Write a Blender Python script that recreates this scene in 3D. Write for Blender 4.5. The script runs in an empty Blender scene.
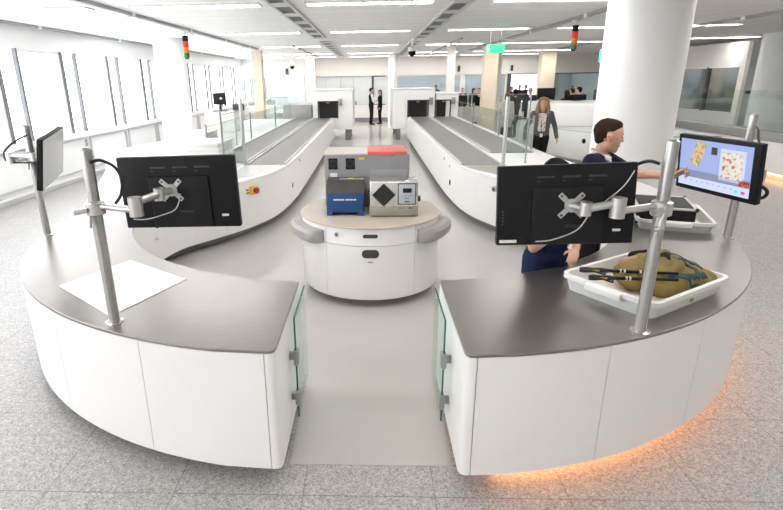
import bpy, bmesh, math, random
from mathutils import Vector, Matrix, Euler
random.seed(7)
PI = math.pi
SC = bpy.context.scene
COL = SC.collection

# ------------------------------------------------------------------ materials
MATS = {}
def mat(name, col, rough=0.5, metal=0.0, emit=None, estr=0.0, spec=0.5, noise=None, bump=None, coat=0.0):
    """noise = (scale, darker colour, contrast lo, hi): natural mottling; bump = (scale, strength)"""
    if name in MATS: return MATS[name]
    m = bpy.data.materials.new(name); m.use_nodes = True
    nt = m.node_tree; b = nt.nodes['Principled BSDF']
    b.inputs['Base Color'].default_value = (*col, 1)
    b.inputs['Roughness'].default_value = rough
    b.inputs['Metallic'].default_value = metal
    b.inputs['Specular IOR Level'].default_value = spec
    b.inputs['Coat Weight'].default_value = coat
    if emit:
        b.inputs['Emission Color'].default_value = (*emit, 1)
        b.inputs['Emission Strength'].default_value = estr
    tc = nt.nodes.new('ShaderNodeTexCoord')
    if noise:
        n = nt.nodes.new('ShaderNodeTexNoise'); n.inputs['Scale'].default_value = noise[0]
        n.inputs['Detail'].default_value = 4
        nt.links.new(tc.outputs['Object'], n.inputs['Vector'])
        r = nt.nodes.new('ShaderNodeValToRGB')
        r.color_ramp.elements[0].position = noise[2]; r.color_ramp.elements[0].color = (*noise[1], 1)
        r.color_ramp.elements[1].position = noise[3]; r.color_ramp.elements[1].color = (*col, 1)
        nt.links.new(n.outputs['Fac'], r.inputs['Fac'])
        nt.links.new(r.outputs['Color'], b.inputs['Base Color'])
    if bump:
        n2 = nt.nodes.new('ShaderNodeTexNoise'); n2.inputs['Scale'].default_value = bump[0]
        nt.links.new(tc.outputs['Object'], n2.inputs['Vector'])
        bp = nt.nodes.new('ShaderNodeBump'); bp.inputs['Strength'].default_value = bump[1]
        bp.inputs['Distance'].default_value = 0.01
        nt.links.new(n2.outputs['Fac'], bp.inputs['Height'])
        nt.links.new(bp.outputs['Normal'], b.inputs['Normal'])
    MATS[name] = m
    return m

def glass_mat(name, tint, gloss=0.08, rough=0.02):
    if name in MATS: return MATS[name]
    m = bpy.data.materials.new(name); m.use_nodes = True
    nt = m.node_tree; nt.nodes.clear()
    o = nt.nodes.new('ShaderNodeOutputMaterial')
    t = nt.nodes.new('ShaderNodeBsdfTransparent'); t.inputs['Color'].default_value = (*tint, 1)
    g = nt.nodes.new('ShaderNodeBsdfGlossy'); g.inputs['Roughness'].default_value = rough
    lw = nt.nodes.new('ShaderNodeLayerWeight'); lw.inputs['Blend'].default_value = 0.25
    mp = nt.nodes.new('ShaderNodeMapRange')
    mp.inputs['To Min'].default_value = gloss; mp.inputs['To Max'].default_value = min(1, gloss + 0.22)
    nt.links.new(lw.outputs['Facing'], mp.inputs['Value'])
    mx = nt.nodes.new('ShaderNodeMixShader')
    nt.links.new(mp.outputs['Result'], mx.inputs['Fac'])
    nt.links.new(t.outputs[0], mx.inputs[1]); nt.links.new(g.outputs[0], mx.inputs[2])
    nt.links.new(mx.outputs[0], o.inputs['Surface'])
    MATS[name] = m
    return m

def granite_mat():
    m = bpy.data.materials.new('granite_tiles'); m.use_nodes = True
    nt = m.node_tree; b = nt.nodes['Principled BSDF']; L = nt.links.new
    tc = nt.nodes.new('ShaderNodeTexCoord')
    v = nt.nodes.new('ShaderNodeTexVoronoi'); v.inputs['Scale'].default_value = 120
    L(tc.outputs['Object'], v.inputs['Vector'])
    sep = nt.nodes.new('ShaderNodeSeparateColor'); L(v.outputs['Color'], sep.inputs[0])
    r = nt.nodes.new('ShaderNodeValToRGB')
    e = r.color_ramp.elements
    e[0].position = 0.0; e[0].color = (0.24, 0.228, 0.22, 1)
    e[1].position = 1.0; e[1].color = (0.55, 0.53, 0.51, 1)
    a = e.new(0.35); a.color = (0.36, 0.346, 0.334, 1)
    c = e.new(0.75); c.color = (0.43, 0.414, 0.40, 1)
    L(sep.outputs[0], r.inputs['Fac'])
    n = nt.nodes.new('ShaderNodeTexNoise'); n.inputs['Scale'].default_value = 28; n.inputs['Detail'].default_value = 3
    L(tc.outputs['Object'], n.inputs['Vector'])
    mx = nt.nodes.new('ShaderNodeMix'); mx.data_type = 'RGBA'; mx.blend_type = 'OVERLAY'
    mx.inputs[0].default_value = 0.25
    L(r.outputs['Color'], mx.inputs[6]); L(n.outputs['Fac'], mx.inputs[7])
    mp = nt.nodes.new('ShaderNodeMapping'); mp.inputs['Location'].default_value = (1.85 + 7.35, -2.352 + 7.35, 0)
    L(tc.outputs['Object'], mp.inputs['Vector'])
    bk = nt.nodes.new('ShaderNodeTexBrick'); bk.offset = 0.0
    bk.inputs['Scale'].default_value = 1.0; bk.inputs['Brick Width'].default_value = 0.735
    bk.inputs['Row Height'].default_value = 0.735; bk.inputs['Mortar Size'].default_value = 0.0035
    bk.inputs['Mortar Smooth'].default_value = 0.1
    L(mp.outputs[0], bk.inputs['Vector'])
    mx2 = nt.nodes.new('ShaderNodeMix'); mx2.data_type = 'RGBA'; mx2.blend_type = 'MULTIPLY'
    mx2.inputs[7].default_value = (0.62, 0.61, 0.6, 1)
    L(bk.outputs['Fac'], mx2.inputs[0]); L(mx.outputs[2], mx2.inputs[6])
    L(mx2.outputs[2], b.inputs['Base Color'])
    b.inputs['Roughness'].default_value = 0.42
    b.inputs['Specular IOR Level'].default_value = 0.4
    return m

def ceiling_mat():
    m = bpy.data.materials.new('perforated_ceiling_panels'); m.use_nodes = True
    nt = m.node_tree; b = nt.nodes['Principled BSDF']; L = nt.links.new
    tc = nt.nodes.new('ShaderNodeTexCoord')
    bk = nt.nodes.new('ShaderNodeTexBrick'); bk.offset = 0.0
    bk.inputs['Color1'].default_value = (0.90, 0.89, 0.88, 1); bk.inputs['Color2'].default_value = (0.87, 0.86, 0.85, 1)
    bk.inputs['Mortar'].default_value = (0.60, 0.595, 0.59, 1)
    bk.inputs['Scale'].default_value = 1; bk.inputs['Brick Width'].default_value = 2.8
    bk.inputs['Row Height'].default_value = 0.66; bk.inputs['Mortar Size'].default_value = 0.012
    mp = nt.nodes.new('ShaderNodeMapping'); mp.inputs['Location'].default_value = (1.4 + 14, 0, 0)
    L(tc.outputs['Object'], mp.inputs['Vector']); L(mp.outputs[0], bk.inputs['Vector'])
    L(bk.outputs['Color'], b.inputs['Base Color'])
    b.inputs['Roughness'].default_value = 0.55
    return m

def belt_mat(name, dark, light):
    """roller conveyor: bands across the travel direction"""
    m = bpy.data.materials.new(name); m.use_nodes = True
    nt = m.node_tree; b = nt.nodes['Principled BSDF']; L = nt.links.new
    tc = nt.nodes.new('ShaderNodeTexCoord')
    w = nt.nodes.new('ShaderNodeTexWave'); w.wave_type = 'BANDS'; w.bands_direction = 'Y'
    w.inputs['Scale'].default_value = 2.6; w.inputs['Distortion'].default_value = 0
    L(tc.outputs['Object'], w.inputs['Vector'])
    r = nt.nodes.new('ShaderNodeValToRGB')
    r.color_ramp.elements[0].color = (*dark, 1); r.color_ramp.elements[0].position = 0.15
    r.color_ramp.elements[1].color = (*light, 1); r.color_ramp.elements[1].position = 0.6
    L(w.outputs['Fac'], r.inputs['Fac']); L(r.outputs['Color'], b.inputs['Base Color'])
    bp = nt.nodes.new('ShaderNodeBump'); bp.inputs['Strength'].default_value = 0.6; bp.inputs['Distance'].default_value = 0.02
    L(w.outputs['Fac'], bp.inputs['Height']); L(bp.outputs['Normal'], b.inputs['Normal'])
    b.inputs['Roughness'].default_value = 0.42; b.inputs['Metallic'].default_value = 0.35
    MATS[name] = m
    return m

def steel_mat():
    m = bpy.data.materials.new('brushed_steel_top'); m.use_nodes = True
    nt = m.node_tree; b = nt.nodes['Principled BSDF']; L = nt.links.new
    tc = nt.nodes.new('ShaderNodeTexCoord')
    mp = nt.nodes.new('ShaderNodeMapping'); mp.inputs['Scale'].default_value = (3, 60, 3)
    L(tc.outputs['Object'], mp.inputs['Vector'])
    n = nt.nodes.new('ShaderNodeTexNoise'); n.inputs['Scale'].default_value = 4; n.inputs['Detail'].default_value = 5
    L(mp.outputs[0], n.inputs['Vector'])
    r = nt.nodes.new('ShaderNodeValToRGB')
    r.color_ramp.elements[0].color = (0.28, 0.262, 0.247, 1); r.color_ramp.elements[1].color = (0.38, 0.358, 0.338, 1)
    L(n.outputs['Fac'], r.inputs['Fac']); L(r.outputs['Color'], b.inputs['Base Color'])
    b.inputs['Metallic'].default_value = 0.92; b.inputs['Roughness'].default_value = 0.30
    MATS['steel_top'] = m
    return m

W_LAM = mat('white_laminate', (0.86, 0.845, 0.835), 0.32, spec=0.4, noise=(1.3, (0.845, 0.83, 0.82), 0.3, 0.7))
W_PAINT = mat('white_paint', (0.88, 0.875, 0.87), 0.6, noise=(0.8, (0.86, 0.855, 0.85), 0.3, 0.7))
W_WARM = mat('warm_white_paint', (0.80, 0.765, 0.72), 0.6, noise=(0.8, (0.78, 0.745, 0.70), 0.3, 0.7))
CREAM = mat('cream_paint', (0.80, 0.70, 0.55), 0.6, noise=(0.8, (0.78, 0.68, 0.53), 0.3, 0.7))
W_PLAST = mat('white_plastic', (0.83, 0.82, 0.80), 0.38, noise=(6, (0.81, 0.80, 0.78), 0.3, 0.7))
SILVER = mat('silver_paint', (0.62, 0.61, 0.60), 0.32, 0.7, noise=(9, (0.58, 0.57, 0.56), 0.3, 0.7))
TUBE = mat('satin_tube', (0.52, 0.51, 0.49), 0.28, 0.9, noise=(30, (0.47, 0.46, 0.44), 0.3, 0.7))
DARKMET = mat('dark_metal', (0.10, 0.10, 0.105), 0.45, 0.4, noise=(6, (0.08, 0.08, 0.085), 0.3, 0.7))
GREYMET = mat('grey_metal', (0.36, 0.36, 0.355), 0.4, 0.5, noise=(4, (0.33, 0.33, 0.325), 0.3, 0.7))
LGREY = mat('light_grey_metal', (0.60, 0.60, 0.60), 0.35, 0.4, noise=(4, (0.56, 0.56, 0.56), 0.3, 0.7))
BLACK = mat('black_plastic', (0.008, 0.008, 0.009), 0.5, spec=0.22, noise=(12, (0.009, 0.009, 0.010), 0.3, 0.7))
BLACK2 = mat('black_plastic_raised', (0.011, 0.011, 0.012), 0.55, spec=0.22, noise=(12, (0.014, 0.014, 0.015), 0.3, 0.7))
RUBBER = mat('black_rubber', (0.015, 0.015, 0.015), 0.6, bump=(200, 0.1))
MULL = mat('mullion_grey', (0.17, 0.17, 0.175), 0.5, 0.2, noise=(4, (0.15, 0.15, 0.155), 0.3, 0.7))
PLINTH = mat('grey_plinth', (0.27, 0.27, 0.275), 0.35, 0.5, noise=(3, (0.24, 0.24, 0.245), 0.3, 0.7))
SMOOTH = mat('grey_smooth_floor', (0.50, 0.485, 0.455), 0.22, spec=0.5, noise=(1.1, (0.47, 0.455, 0.427), 0.3, 0.7))
GRANITE = granite_mat()
CEIL = ceiling_mat()
STEEL = steel_mat()
BELT_L = belt_mat('roller_belt', (0.08, 0.078, 0.075), (0.28, 0.27, 0.262))
TAUPE = mat('taupe_laminate', (0.56, 0.49, 0.42), 0.4, noise=(5, (0.53, 0.46, 0.39), 0.3, 0.7))
BUMPER = mat('grey_bumper', (0.36, 0.345, 0.335), 0.45, noise=(9, (0.33, 0.315, 0.305), 0.3, 0.7))
MATGREY = mat('device_grey', (0.27, 0.27, 0.275), 0.5, noise=(9, (0.25, 0.25, 0.255), 0.3, 0.7))
BLUE = mat('device_blue', (0.012, 0.06, 0.20), 0.4, noise=(9, (0.010, 0.05, 0.17), 0.3, 0.7))
CHARC = mat('charcoal_plastic', (0.05, 0.047, 0.043), 0.5, noise=(9, (0.04, 0.038, 0.035), 0.3, 0.7))
CHROME = mat('bright_metal', (0.70, 0.69, 0.67), 0.25, 0.85, noise=(12, (0.66, 0.65, 0.63), 0.3, 0.7))
RED = mat('coral_red', (0.72, 0.13, 0.11), 0.5, noise=(9, (0.68, 0.12, 0.10), 0.3, 0.7))
YELLOW = mat('safety_yellow', (0.80, 0.52, 0.02), 0.4, noise=(9, (0.75, 0.48, 0.02), 0.3, 0.7))
REDB = mat('button_red', (0.45, 0.02, 0.015), 0.4, noise=(9, (0.40, 0.02, 0.015), 0.3, 0.7))
LABELW = mat('label_white', (0.78, 0.78, 0.74), 0.6, noise=(30, (0.72, 0.72, 0.68), 0.3, 0.7))
LAMP = mat('lamp_diffuser', (0.9, 0.9, 0.9), 0.6, emit=(1.0, 0.98, 0.95), estr=18.0)
LED = mat('orange_led_strip', (0.9, 0.6, 0.3), 0.5, emit=(1.0, 0.43, 0.18), estr=26.0)
LED2 = mat('orange_led_strip_soft', (0.9, 0.6, 0.3), 0.5, emit=(1.0, 0.50, 0.24), estr=9.0)
GL_CLEAR = glass_mat('clear_glass', (0.93, 0.965, 0.955), 0.015)
GL_WIN = glass_mat('window_glass', (0.97, 0.98, 0.99), 0.03)
GL_GREY = glass_mat('grey_glass', (0.62, 0.68, 0.69), 0.22, 0.08)
GL_BLUE = glass_mat('blue_grey_glass', (0.80, 0.85, 0.88), 0.10, 0.05)
GL_GREEN = glass_mat('greenish_glass', (0.93, 0.975, 0.957), 0.0)
GL_EDGE = mat('green_glass_edge', (0.02, 0.12, 0.085), 0.2, noise=(9, (0.018, 0.11, 0.08), 0.3, 0.7))
FROST = mat('frosted_panel', (0.66, 0.68, 0.68), 0.35, noise=(3, (0.62, 0.645, 0.65), 0.3, 0.7))
SKIN = mat('skin', (0.58, 0.33, 0.235), 0.5, noise=(30, (0.54, 0.295, 0.205), 0.3, 0.7))
SKIN_D = mat('skin_tan', (0.42, 0.23, 0.155), 0.5, noise=(30, (0.39, 0.21, 0.14), 0.3, 0.7))
def cloth(name, c): return mat(name, c, 0.85, noise=(25, tuple(x * 0.82 for x in c), 0.3, 0.7), bump=(90, 0.25), spec=0.2)
NAVY = cloth('navy_cloth', (0.010, 0.014, 0.035)); BLACKC = cloth('black_cloth', (0.010, 0.010, 0.012))
NAVY2 = cloth('blue_knit', (0.012, 0.020, 0.062)); GREYC = cloth('grey_wool', (0.115, 0.115, 0.12))
WHITEC = cloth('white_cotton', (0.74, 0.74, 0.74)); FLORAL = mat('floral_blouse', (0.70, 0.66, 0.63), 0.8, noise=(22, (0.42, 0.18, 0.16), 0.36, 0.52))
CREAMC = cloth('cream_coat', (0.60, 0.57, 0.52)); DGREYC = cloth('charcoal_suit', (0.035, 0.038, 0.045))
BROWNC = cloth('dark_brown_coat', (0.028, 0.024, 0.02))
HAIR_BR = mat('brown_hair', (0.032, 0.017, 0.010), 0.7, spec=.12, bump=(140, 0.5), noise=(60, (0.02, 0.010, 0.006), 0.3, 0.7))
HAIR_BK = mat('dark_hair', (0.010, 0.008, 0.007), 0.7, spec=.1, bump=(140, 0.5), noise=(60, (0.006, 0.005, 0.005), 0.3, 0.7))
HAIR_BL = mat('blonde_hair', (0.42, 0.25, 0.11), 0.5, bump=(90, 0.8), noise=(40, (0.20, 0.10, 0.04), 0.35, 0.65))
HAIR_RD = mat('auburn_hair', (0.16, 0.045, 0.02), 0.5, bump=(140, 0.5), noise=(60, (0.10, 0.03, 0.014), 0.3, 0.7))
HAIR_GR = mat('grey_hair', (0.55, 0.53, 0.51), 0.6, bump=(140, 0.5), noise=(60, (0.42, 0.40, 0.38), 0.3, 0.7))
EYE = mat('eye_dark', (0.02, 0.014, 0.01), 0.2, noise=(30, (0.015, 0.01, 0.008), 0.3, 0.7))
LIPS = mat('lips', (0.42, 0.16, 0.13), 0.5, noise=(30, (0.38, 0.14, 0.115), 0.3, 0.7))
SHOE = mat('black_leather', (0.012, 0.011, 0.010), 0.3, noise=(30, (0.009, 0.008, 0.008), 0.3, 0.7))
OLIVE = mat('mustard_olive_nylon', (0.25, 0.17, 0.035), 0.7, noise=(7, (0.15, 0.10, 0.022), 0.3, 0.7), bump=(25, 0.5))
TEAL = mat('teal_webbing', (0.020, 0.060, 0.075), 0.7, noise=(30, (0.015, 0.045, 0.06), 0.3, 0.7))

# ------------------------------------------------------------------ mesh builder
class B:
    def __init__(s): s.bm = bmesh.new()
    def box(s, lo, hi, mtx=None):
        vs = []
        for z in (lo[2], hi[2]):
            for x, y in ((lo[0], lo[1]), (hi[0], lo[1]), (hi[0], hi[1]), (lo[0], hi[1])):
                v = Vector((x, y, z)); vs.append(s.bm.verts.new(mtx @ v if mtx else v))
        for f in ((3, 2, 1, 0), (4, 5, 6, 7), (0, 1, 5, 4), (1, 2, 6, 5), (2, 3, 7, 6), (3, 0, 4, 7)):
            s.bm.faces.new([vs[i] for i in f])
        return s
    def rbox(s, lo, hi, r, seg=3, mtx=None):
        t = B().box(lo, hi, mtx)
        bmesh.ops.bevel(t.bm, geom=t.bm.edges[:], offset=r, segments=seg, affect='EDGES', profile=0.5)
        return s.join(t)
    def join(s, o):
        me = bpy.data.meshes.new('tmp'); o.bm.to_mesh(me); o.bm.free()
        s.bm.from_mesh(me); bpy.data.meshes.remove(me); return s
    def prism(s, pts, z0, z1):
        """closed polygon (x,y) extruded"""
        lo = [s.bm.verts.new((p[0], p[1], z0)) for p in pts]; hi = [s.bm.verts.new((p[0], p[1], z1)) for p in pts]
        n = len(pts)
        a = sum(pts[i][0] * pts[(i + 1) % n][1] - pts[(i + 1) % n][0] * pts[i][1] for i in range(n))
        if a < 0: lo.reverse(); hi.reverse()
        s.bm.faces.new(hi); s.bm.faces.new(lo[::-1])
        for i in range(n):
            j = (i + 1) % n; s.bm.faces.new((lo[i], lo[j], hi[j], hi[i]))
        return s
    def cyl(s, p0, p1, r0, r1=None, n=20):
        return s.tube([p0, p1], [r0, r0 if r1 is None else r1], n)
    def tube(s, pts, r, n=10, caps=True):
        pts = [Vector(p) for p in pts]; k = len(pts)
        rs = r if isinstance(r, (list, tuple)) else [r] * k
        up = None; rings = []
        for i, p in enumerate(pts):
            d = (pts[min(i + 1, k - 1)] - pts[max(i - 1, 0)]).normalized()
            if up is None:
                a = Vector((0, 0, 1)) if abs(d.z) < .9 else Vector((1, 0, 0)); up = d.cross(a).normalized()
            else: up = (up - d * up.dot(d)).normalized()
            w = d.cross(up)
            rings.append([s.bm.verts.new(p + (up * math.cos(2 * PI * j / n) + w * math.sin(2 * PI * j / n)) * rs[i]) for j in range(n)])
        for a, b in zip(rings, rings[1:]):
            for j in range(n): s.bm.faces.new((a[j], a[(j + 1) % n], b[(j + 1) % n], b[j]))
        if caps: s.bm.faces.new(rings[0][::-1]); s.bm.faces.new(rings[-1])
        return s
    def ball(s, c, r, sub=2):
        rr = r if isinstance(r, (tuple, list)) else (r, r, r)
        m = Matrix.Translation(c) @ Matrix.Diagonal((*rr, 1))
        bmesh.ops.create_icosphere(s.bm, subdivisions=sub, radius=1, matrix=m); return s
    def hull(s, balls, sub=2):
        t = B()
        for c, r in balls: t.ball(c, r, sub)
        res = bmesh.ops.convex_hull(t.bm, input=t.bm.verts[:])
        junk = list({g for g in res['geom_interior'] + res['geom_unused'] if isinstance(g, bmesh.types.BMVert)})
        bmesh.ops.delete(t.bm, geom=junk, context='VERTS')
        return s.join(t)
    def chain(s, balls, sub=2):
        for a, b in zip(balls, balls[1:]): s.hull([a, b], sub)
        return s
    def lathe(s, prof, c=(0, 0, 0), n=48):
        rings = []
        for r, z in prof:
            rings.append([s.bm.verts.new((c[0] + r * math.cos(2 * PI * j / n), c[1] + r * math.sin(2 * PI * j / n), c[2] + z)) for j in range(n)])
        for a, b in zip(rings, rings[1:]):
            for j in range(n): s.bm.faces.new((a[j], a[(j + 1) % n], b[(j + 1) % n], b[j]))
        s.bm.faces.new(rings[0][::-1]); s.bm.faces.new(rings[-1]); return s
    def xf(s, m): bmesh.ops.transform(s.bm, matrix=m, verts=s.bm.verts[:]); return s

def world_loc(o):
    p = Vector(o.location)
    while o.parent: o = o.parent; p = p + Vector(o.location)
    return p

def obj(name, b, m, parent=None, local=False, bevel=0.0, smooth=35, seg=2):
    """link builder b as one mesh object; vertices are in world space unless local"""
    me = bpy.data.meshes.new(name)
    if not local and parent is not None: b.xf(Matrix.Translation(-world_loc(parent)))
    bmesh.ops.recalc_face_normals(b.bm, faces=b.bm.faces[:])
    b.bm.to_mesh(me); b.bm.free()
    me.shade_smooth(); me.set_sharp_from_angle(angle=math.radians(smooth))
    me.materials.append(m)
    o = bpy.data.objects.new(name, me); COL.objects.link(o)
    if parent is not None: o.parent = parent
    if bevel:
        md = o.modifiers.new('bevel', 'BEVEL'); md.width = bevel; md.segments = seg; md.limit_method = 'ANGLE'
        md.angle_limit = math.radians(40)
    return o

def thing(name, label, cat, loc=(0, 0, 0), group=None, mtx=None):
    o = bpy.data.objects.new(name, None); COL.objects.link(o); o.empty_display_size = 0.1
    if mtx is not None: o.matrix_world = mtx
    else: o.location = loc
    o['label'] = label; o['category'] = cat
    if group: o['group'] = group
    return o
def tag(o, label, cat, group=None):
    o['label'] = label; o['category'] = cat
    if group: o['group'] = group
    return o
def struct(name, b, m, **k):
    o = obj(name, b, m, **k)
    if o.parent is None: o['kind'] = 'structure'
    return o
def dup(root, label, mtx=None, loc=None, group=None):
    r = root.copy(); COL.objects.link(r); r['label'] = label
    if group: r['group'] = group
    if loc is not None: r.location = loc
    if mtx is not None: r.matrix_world = mtx
    for ch in root.children:
        c = ch.copy(); COL.objects.link(c); c.parent = r
        for g in ch.children:
            d = g.copy(); COL.objects.link(d); d.parent = c
    return r

def spline(P, n=6):
    out = []
    for i in range(len(P) - 1):
        p0 = Vector(P[max(i - 1, 0)]); p1 = Vector(P[i]); p2 = Vector(P[i + 1]); p3 = Vector(P[min(i + 2, len(P) - 1)])
        for k in range(n):
            t = k / n
            out.append(0.5 * ((2 * p1) + (p2 - p0) * t + (2 * p0 - 5 * p1 + 4 * p2 - p3) * t * t + (3 * p1 - p0 - 3 * p2 + p3) * t ** 3))
    out.append(Vector(P[-1])); return [tuple(v) for v in out]
def arc(c, r, a0, a1, n=40):
    return [(c[0] + r * math.cos(math.radians(a0 + (a1 - a0) * i / n)), c[1] + r * math.sin(math.radians(a0 + (a1 - a0) * i / n))) for i in range(n + 1)]
def offset(pts, d):
    """offset open polyline to its left by d"""
    out = []
    for i, p in enumerate(pts):
        a = Vector(pts[max(i - 1, 0)]); b = Vector(pts[min(i + 1, len(pts) - 1)])
        t = (b - a).normalized(); out.append((p[0] - t.y * d, p[1] + t.x * d))
    return out
def strip(pts, th, z0, z1):
    """vertical sheet following an open polyline, thickness th to the left"""
    return B().prism(list(pts) + offset(pts, th)[::-1], z0, z1)
def sub(pts, s0, s1):
    """piece of the polyline between arc lengths s0 and s1"""
    out = []; acc = 0
    for a, b in zip(pts, pts[1:]):
        a = Vector(a); b = Vector(b); l = (b - a).length
        if acc + l > s0 and acc < s1:
            t0 = max(0, (s0 - acc) / l); t1 = min(1, (s1 - acc) / l)
            if not out: out.append(tuple(a.lerp(b, t0)))
            out.append(tuple(a.lerp(b, t1)))
        acc += l
    return out
def length(pts): return sum((Vector(b) - Vector(a)).length for a, b in zip(pts, pts[1:]))

# ------------------------------------------------------------------ camera (wide angle, standing on a step, a crop off centre)
cam_d = bpy.data.cameras.new('camera'); cam = bpy.data.objects.new('camera', cam_d); COL.objects.link(cam)
cam_d.sensor_width = 36; cam_d.sensor_fit = 'HORIZONTAL'
cam_d.lens = 525 / 783 * 36; cam_d.shift_x = 0.053; cam_d.clip_start = 0.05; cam_d.clip_end = 200
Rw = Matrix(((0.99924331, 0.00228398, 0.03882774), (0.03611674, 0.31602145, -0.94806436), (-0.01443576, 0.9487493, 0.31569983)))
cam.matrix_world = Matrix.Translation((0, 0, 2.2)) @ Rw.to_4x4()
SC.camera = cam

# ------------------------------------------------------------------ room shell
CZ = 3.36
struct('floor', B().box((-7.2, -6, -0.1), (14, 40, 0)), GRANITE)
inlay = [(-0.49, 2.6), (0.49, 2.6)] + [(0.49, 3.6), (1.6, 3.9), (2.4, 4.7), (2.7, 6.2), (1.9, 7.6), (1.7, 9), (1.7, 30), (-1.7, 30), (-1.7, 9), (-1.9, 7.6), (-2.7, 6.2), (-2.4, 4.7), (-1.6, 3.9), (-0.49, 3.6)]
struct('trim_1', B().prism(inlay, -0.01, 0.003), SMOOTH)
struct('ceiling', B().box((-7.2, -6, CZ), (14, 40, CZ + 0.15)), CEIL)
# rear and side enclosures
struct('wall_right', B().box((13.6, -6, 0), (13.75, 40, CZ)), W_PAINT)
struct('wall_light_block', B().box((-7.2, -6.2, 0), (13.75, -6, CZ)), W_PAINT)  # unseen wall added behind the camera to block light from the rear
# left wall: sill wall, head band, and window bays
XL = -6.98
struct('wall_left', B().box((XL - 0.25, -6, 0), (XL, 40, 0.12)).box((XL - 0.25, -6, 2.9), (XL, 40, CZ)).box((XL - 0.25, -6, 0.98), (XL, 40, 1.1))
       .box((XL - 0.25, -6, 0.12), (XL - 0.06, 40, 0.98)), W_PAINT)
struct('baseboard_left', B().box((XL, -6, 0), (XL + 0.03, 40, 0.09)), LGREY, bevel=0.005)
for k in range(-5, 13):
    y0 = 10.9 + 2.205 * k; y1 = y0 + 1.6; y2 = y0 + 2.205
    w = bpy.data.objects.new('window_%d' % (k + 6), None); COL.objects.link(w); w.location = (XL, y0, 1.1); w['kind'] = 'structure'
    fr = B()
    for a, b_ in ((y0 + .03, y1 - .03),):
        fr.box((XL - 0.16, a, 1.1), (XL - 0.06, a + 0.06, 2.9)).box((XL - 0.16, b_ - 0.06, 1.1), (XL - 0.06, b_, 2.9))
        fr.box((XL - 0.16, a + 0.06, 1.1), (XL - 0.06, b_ - 0.06, 1.16)).box((XL - 0.16, a + 0.06, 2.84), (XL - 0.06, b_ - 0.06, 2.9))
        fr.box((XL - 0.15, a + 1.0, 1.16), (XL - 0.07, a + 1.04, 2.84))
    obj('window_frame', fr, W_PAINT, w)
    obj('mullion', B().box((XL - 0.1, y0 - 0.045, 1.1), (XL - 0.02, y0 + 0.015, 2.9)), MULL, w)
    obj('mullion', B().box((XL - 0.1, y1 - 0.03, 1.1), (XL - 0.02, y1 + 0.03, 2.9)), MULL, w)
    obj('pane', B().box((XL - 0.12, y0 + 0.03, 1.1), (XL - 0.11, y1 - 0.03, 2.9)), GL_WIN, w)
    obj('pane', B().box((XL - 0.12, y1 + 0.03, 1.1), (XL - 0.11, y2 - 0.045, 2.9)), GL_WIN, w)
    # lower casing below the sill: pale framed panel
    lf = B()
    a, b_ = y0 + .05, y2 - .1
    lf.box((XL - 0.06, a, 0.2), (XL - 0.01, a + 0.04, 0.95)).box((XL - 0.06, b_ - .04, 0.2), (XL - 0.01, b_, 0.95))
    lf.box((XL - 0.06, a + .04, 0.2), (XL - 0.01, b_ - .04, 0.24)).box((XL - 0.06, a + .04, 0.91), (XL - 0.01, b_ - .04, 0.95))
    obj('lower_casing', lf, LGREY, w)

# back end of the hall
YB = 30
struct('wall_back', B().box((-7, YB, 2.42), (13.6, YB + 0.3, CZ)).box((-7, YB, 0), (13.6, YB + 0.3, 0.9)), W_WARM)
struct('baseboard_back', B().box((-7, YB - 0.04, 0), (13.6, YB, 0.22)), PLINTH, bevel=0.005)
struct('wall_rear', B().box((-7, 38, 0), (9.4, 38.2, CZ)).box((11.9, 38, 0), (13.6, 38.2, CZ)).box((9.4, 38, 0), (11.9, 38.2, 0.6)), FROST)
def pier(name, x0, x1, y0, y1, m, z1=CZ): return struct(name, B().box((x0, y0, 0), (x1, y1, z1)), m, bevel=0.01)
pier('trim_2', 2.85, 3.13, 20.6, 20.9, W_WARM)
pier('trim_3', 4.18, 4.66, 20.5, 21.0, CREAM)
pier('trim_4', -4.66, -4.28, 21.9, 22.3, CREAM)
pier('trim_5', 5.2, 5.5, 23.5, 23.8, W_WARM)
pier('trim_6', 7.9, 8.55, 26.0, 26.6, CREAM)
pier('trim_7', -3.4, -2.9, 29.2, 29.6, W_WARM)
# back glazing bays: frames + glass, each a window
def bay(n, x0, x1, m, bars, y=YB + 0.1, z0=0.9, z1=2.42, frame=W_WARM, fw=0.06):
    w = bpy.data.objects.new('window_%d' % n, None); COL.objects.link(w); w.location = (x0, y, z0); w['kind'] = 'structure'
    obj('pane', B().box((x0, y, z0), (x1, y + 0.02, z1)), m, w)
    f = B()
    for x in bars: f.box((x - fw / 2, y - 0.04, z0), (x + fw / 2, y + 0.06, z1))
    f.box((x0, y - 0.04, z1 - 0.05), (x1, y + 0.06, z1)); f.box((x0, y - 0.04, z0), (x1, y + 0.06, z0 + 0.04))
    obj('window_frame', f, frame, w)
bay(30, -6.8, -3.6, GL_WIN, (-6.8, -5.2, -3.6))
bay(31, -3.5, 0.2, FROST, (-3.5, -2.4, -1.6, -0.9), frame=LGREY)
bay(32, 0.1, 0.85, FROST, (0.15,), frame=DARKMET, fw=0.12)
bay(33, 1.3, 4.9, GL_BLUE, (1.3, 4.9))
bay(34, 5.1, 7.3, GL_BLUE, (5.1, 7.3))
bay(35, 7.5, 9.5, GL_WIN, (7.5,), frame=DARKMET, fw=0.2)
bay(36, 9.7, 12.4, GL_GREY, (9.7,), frame=DARKMET, fw=0.25)

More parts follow.
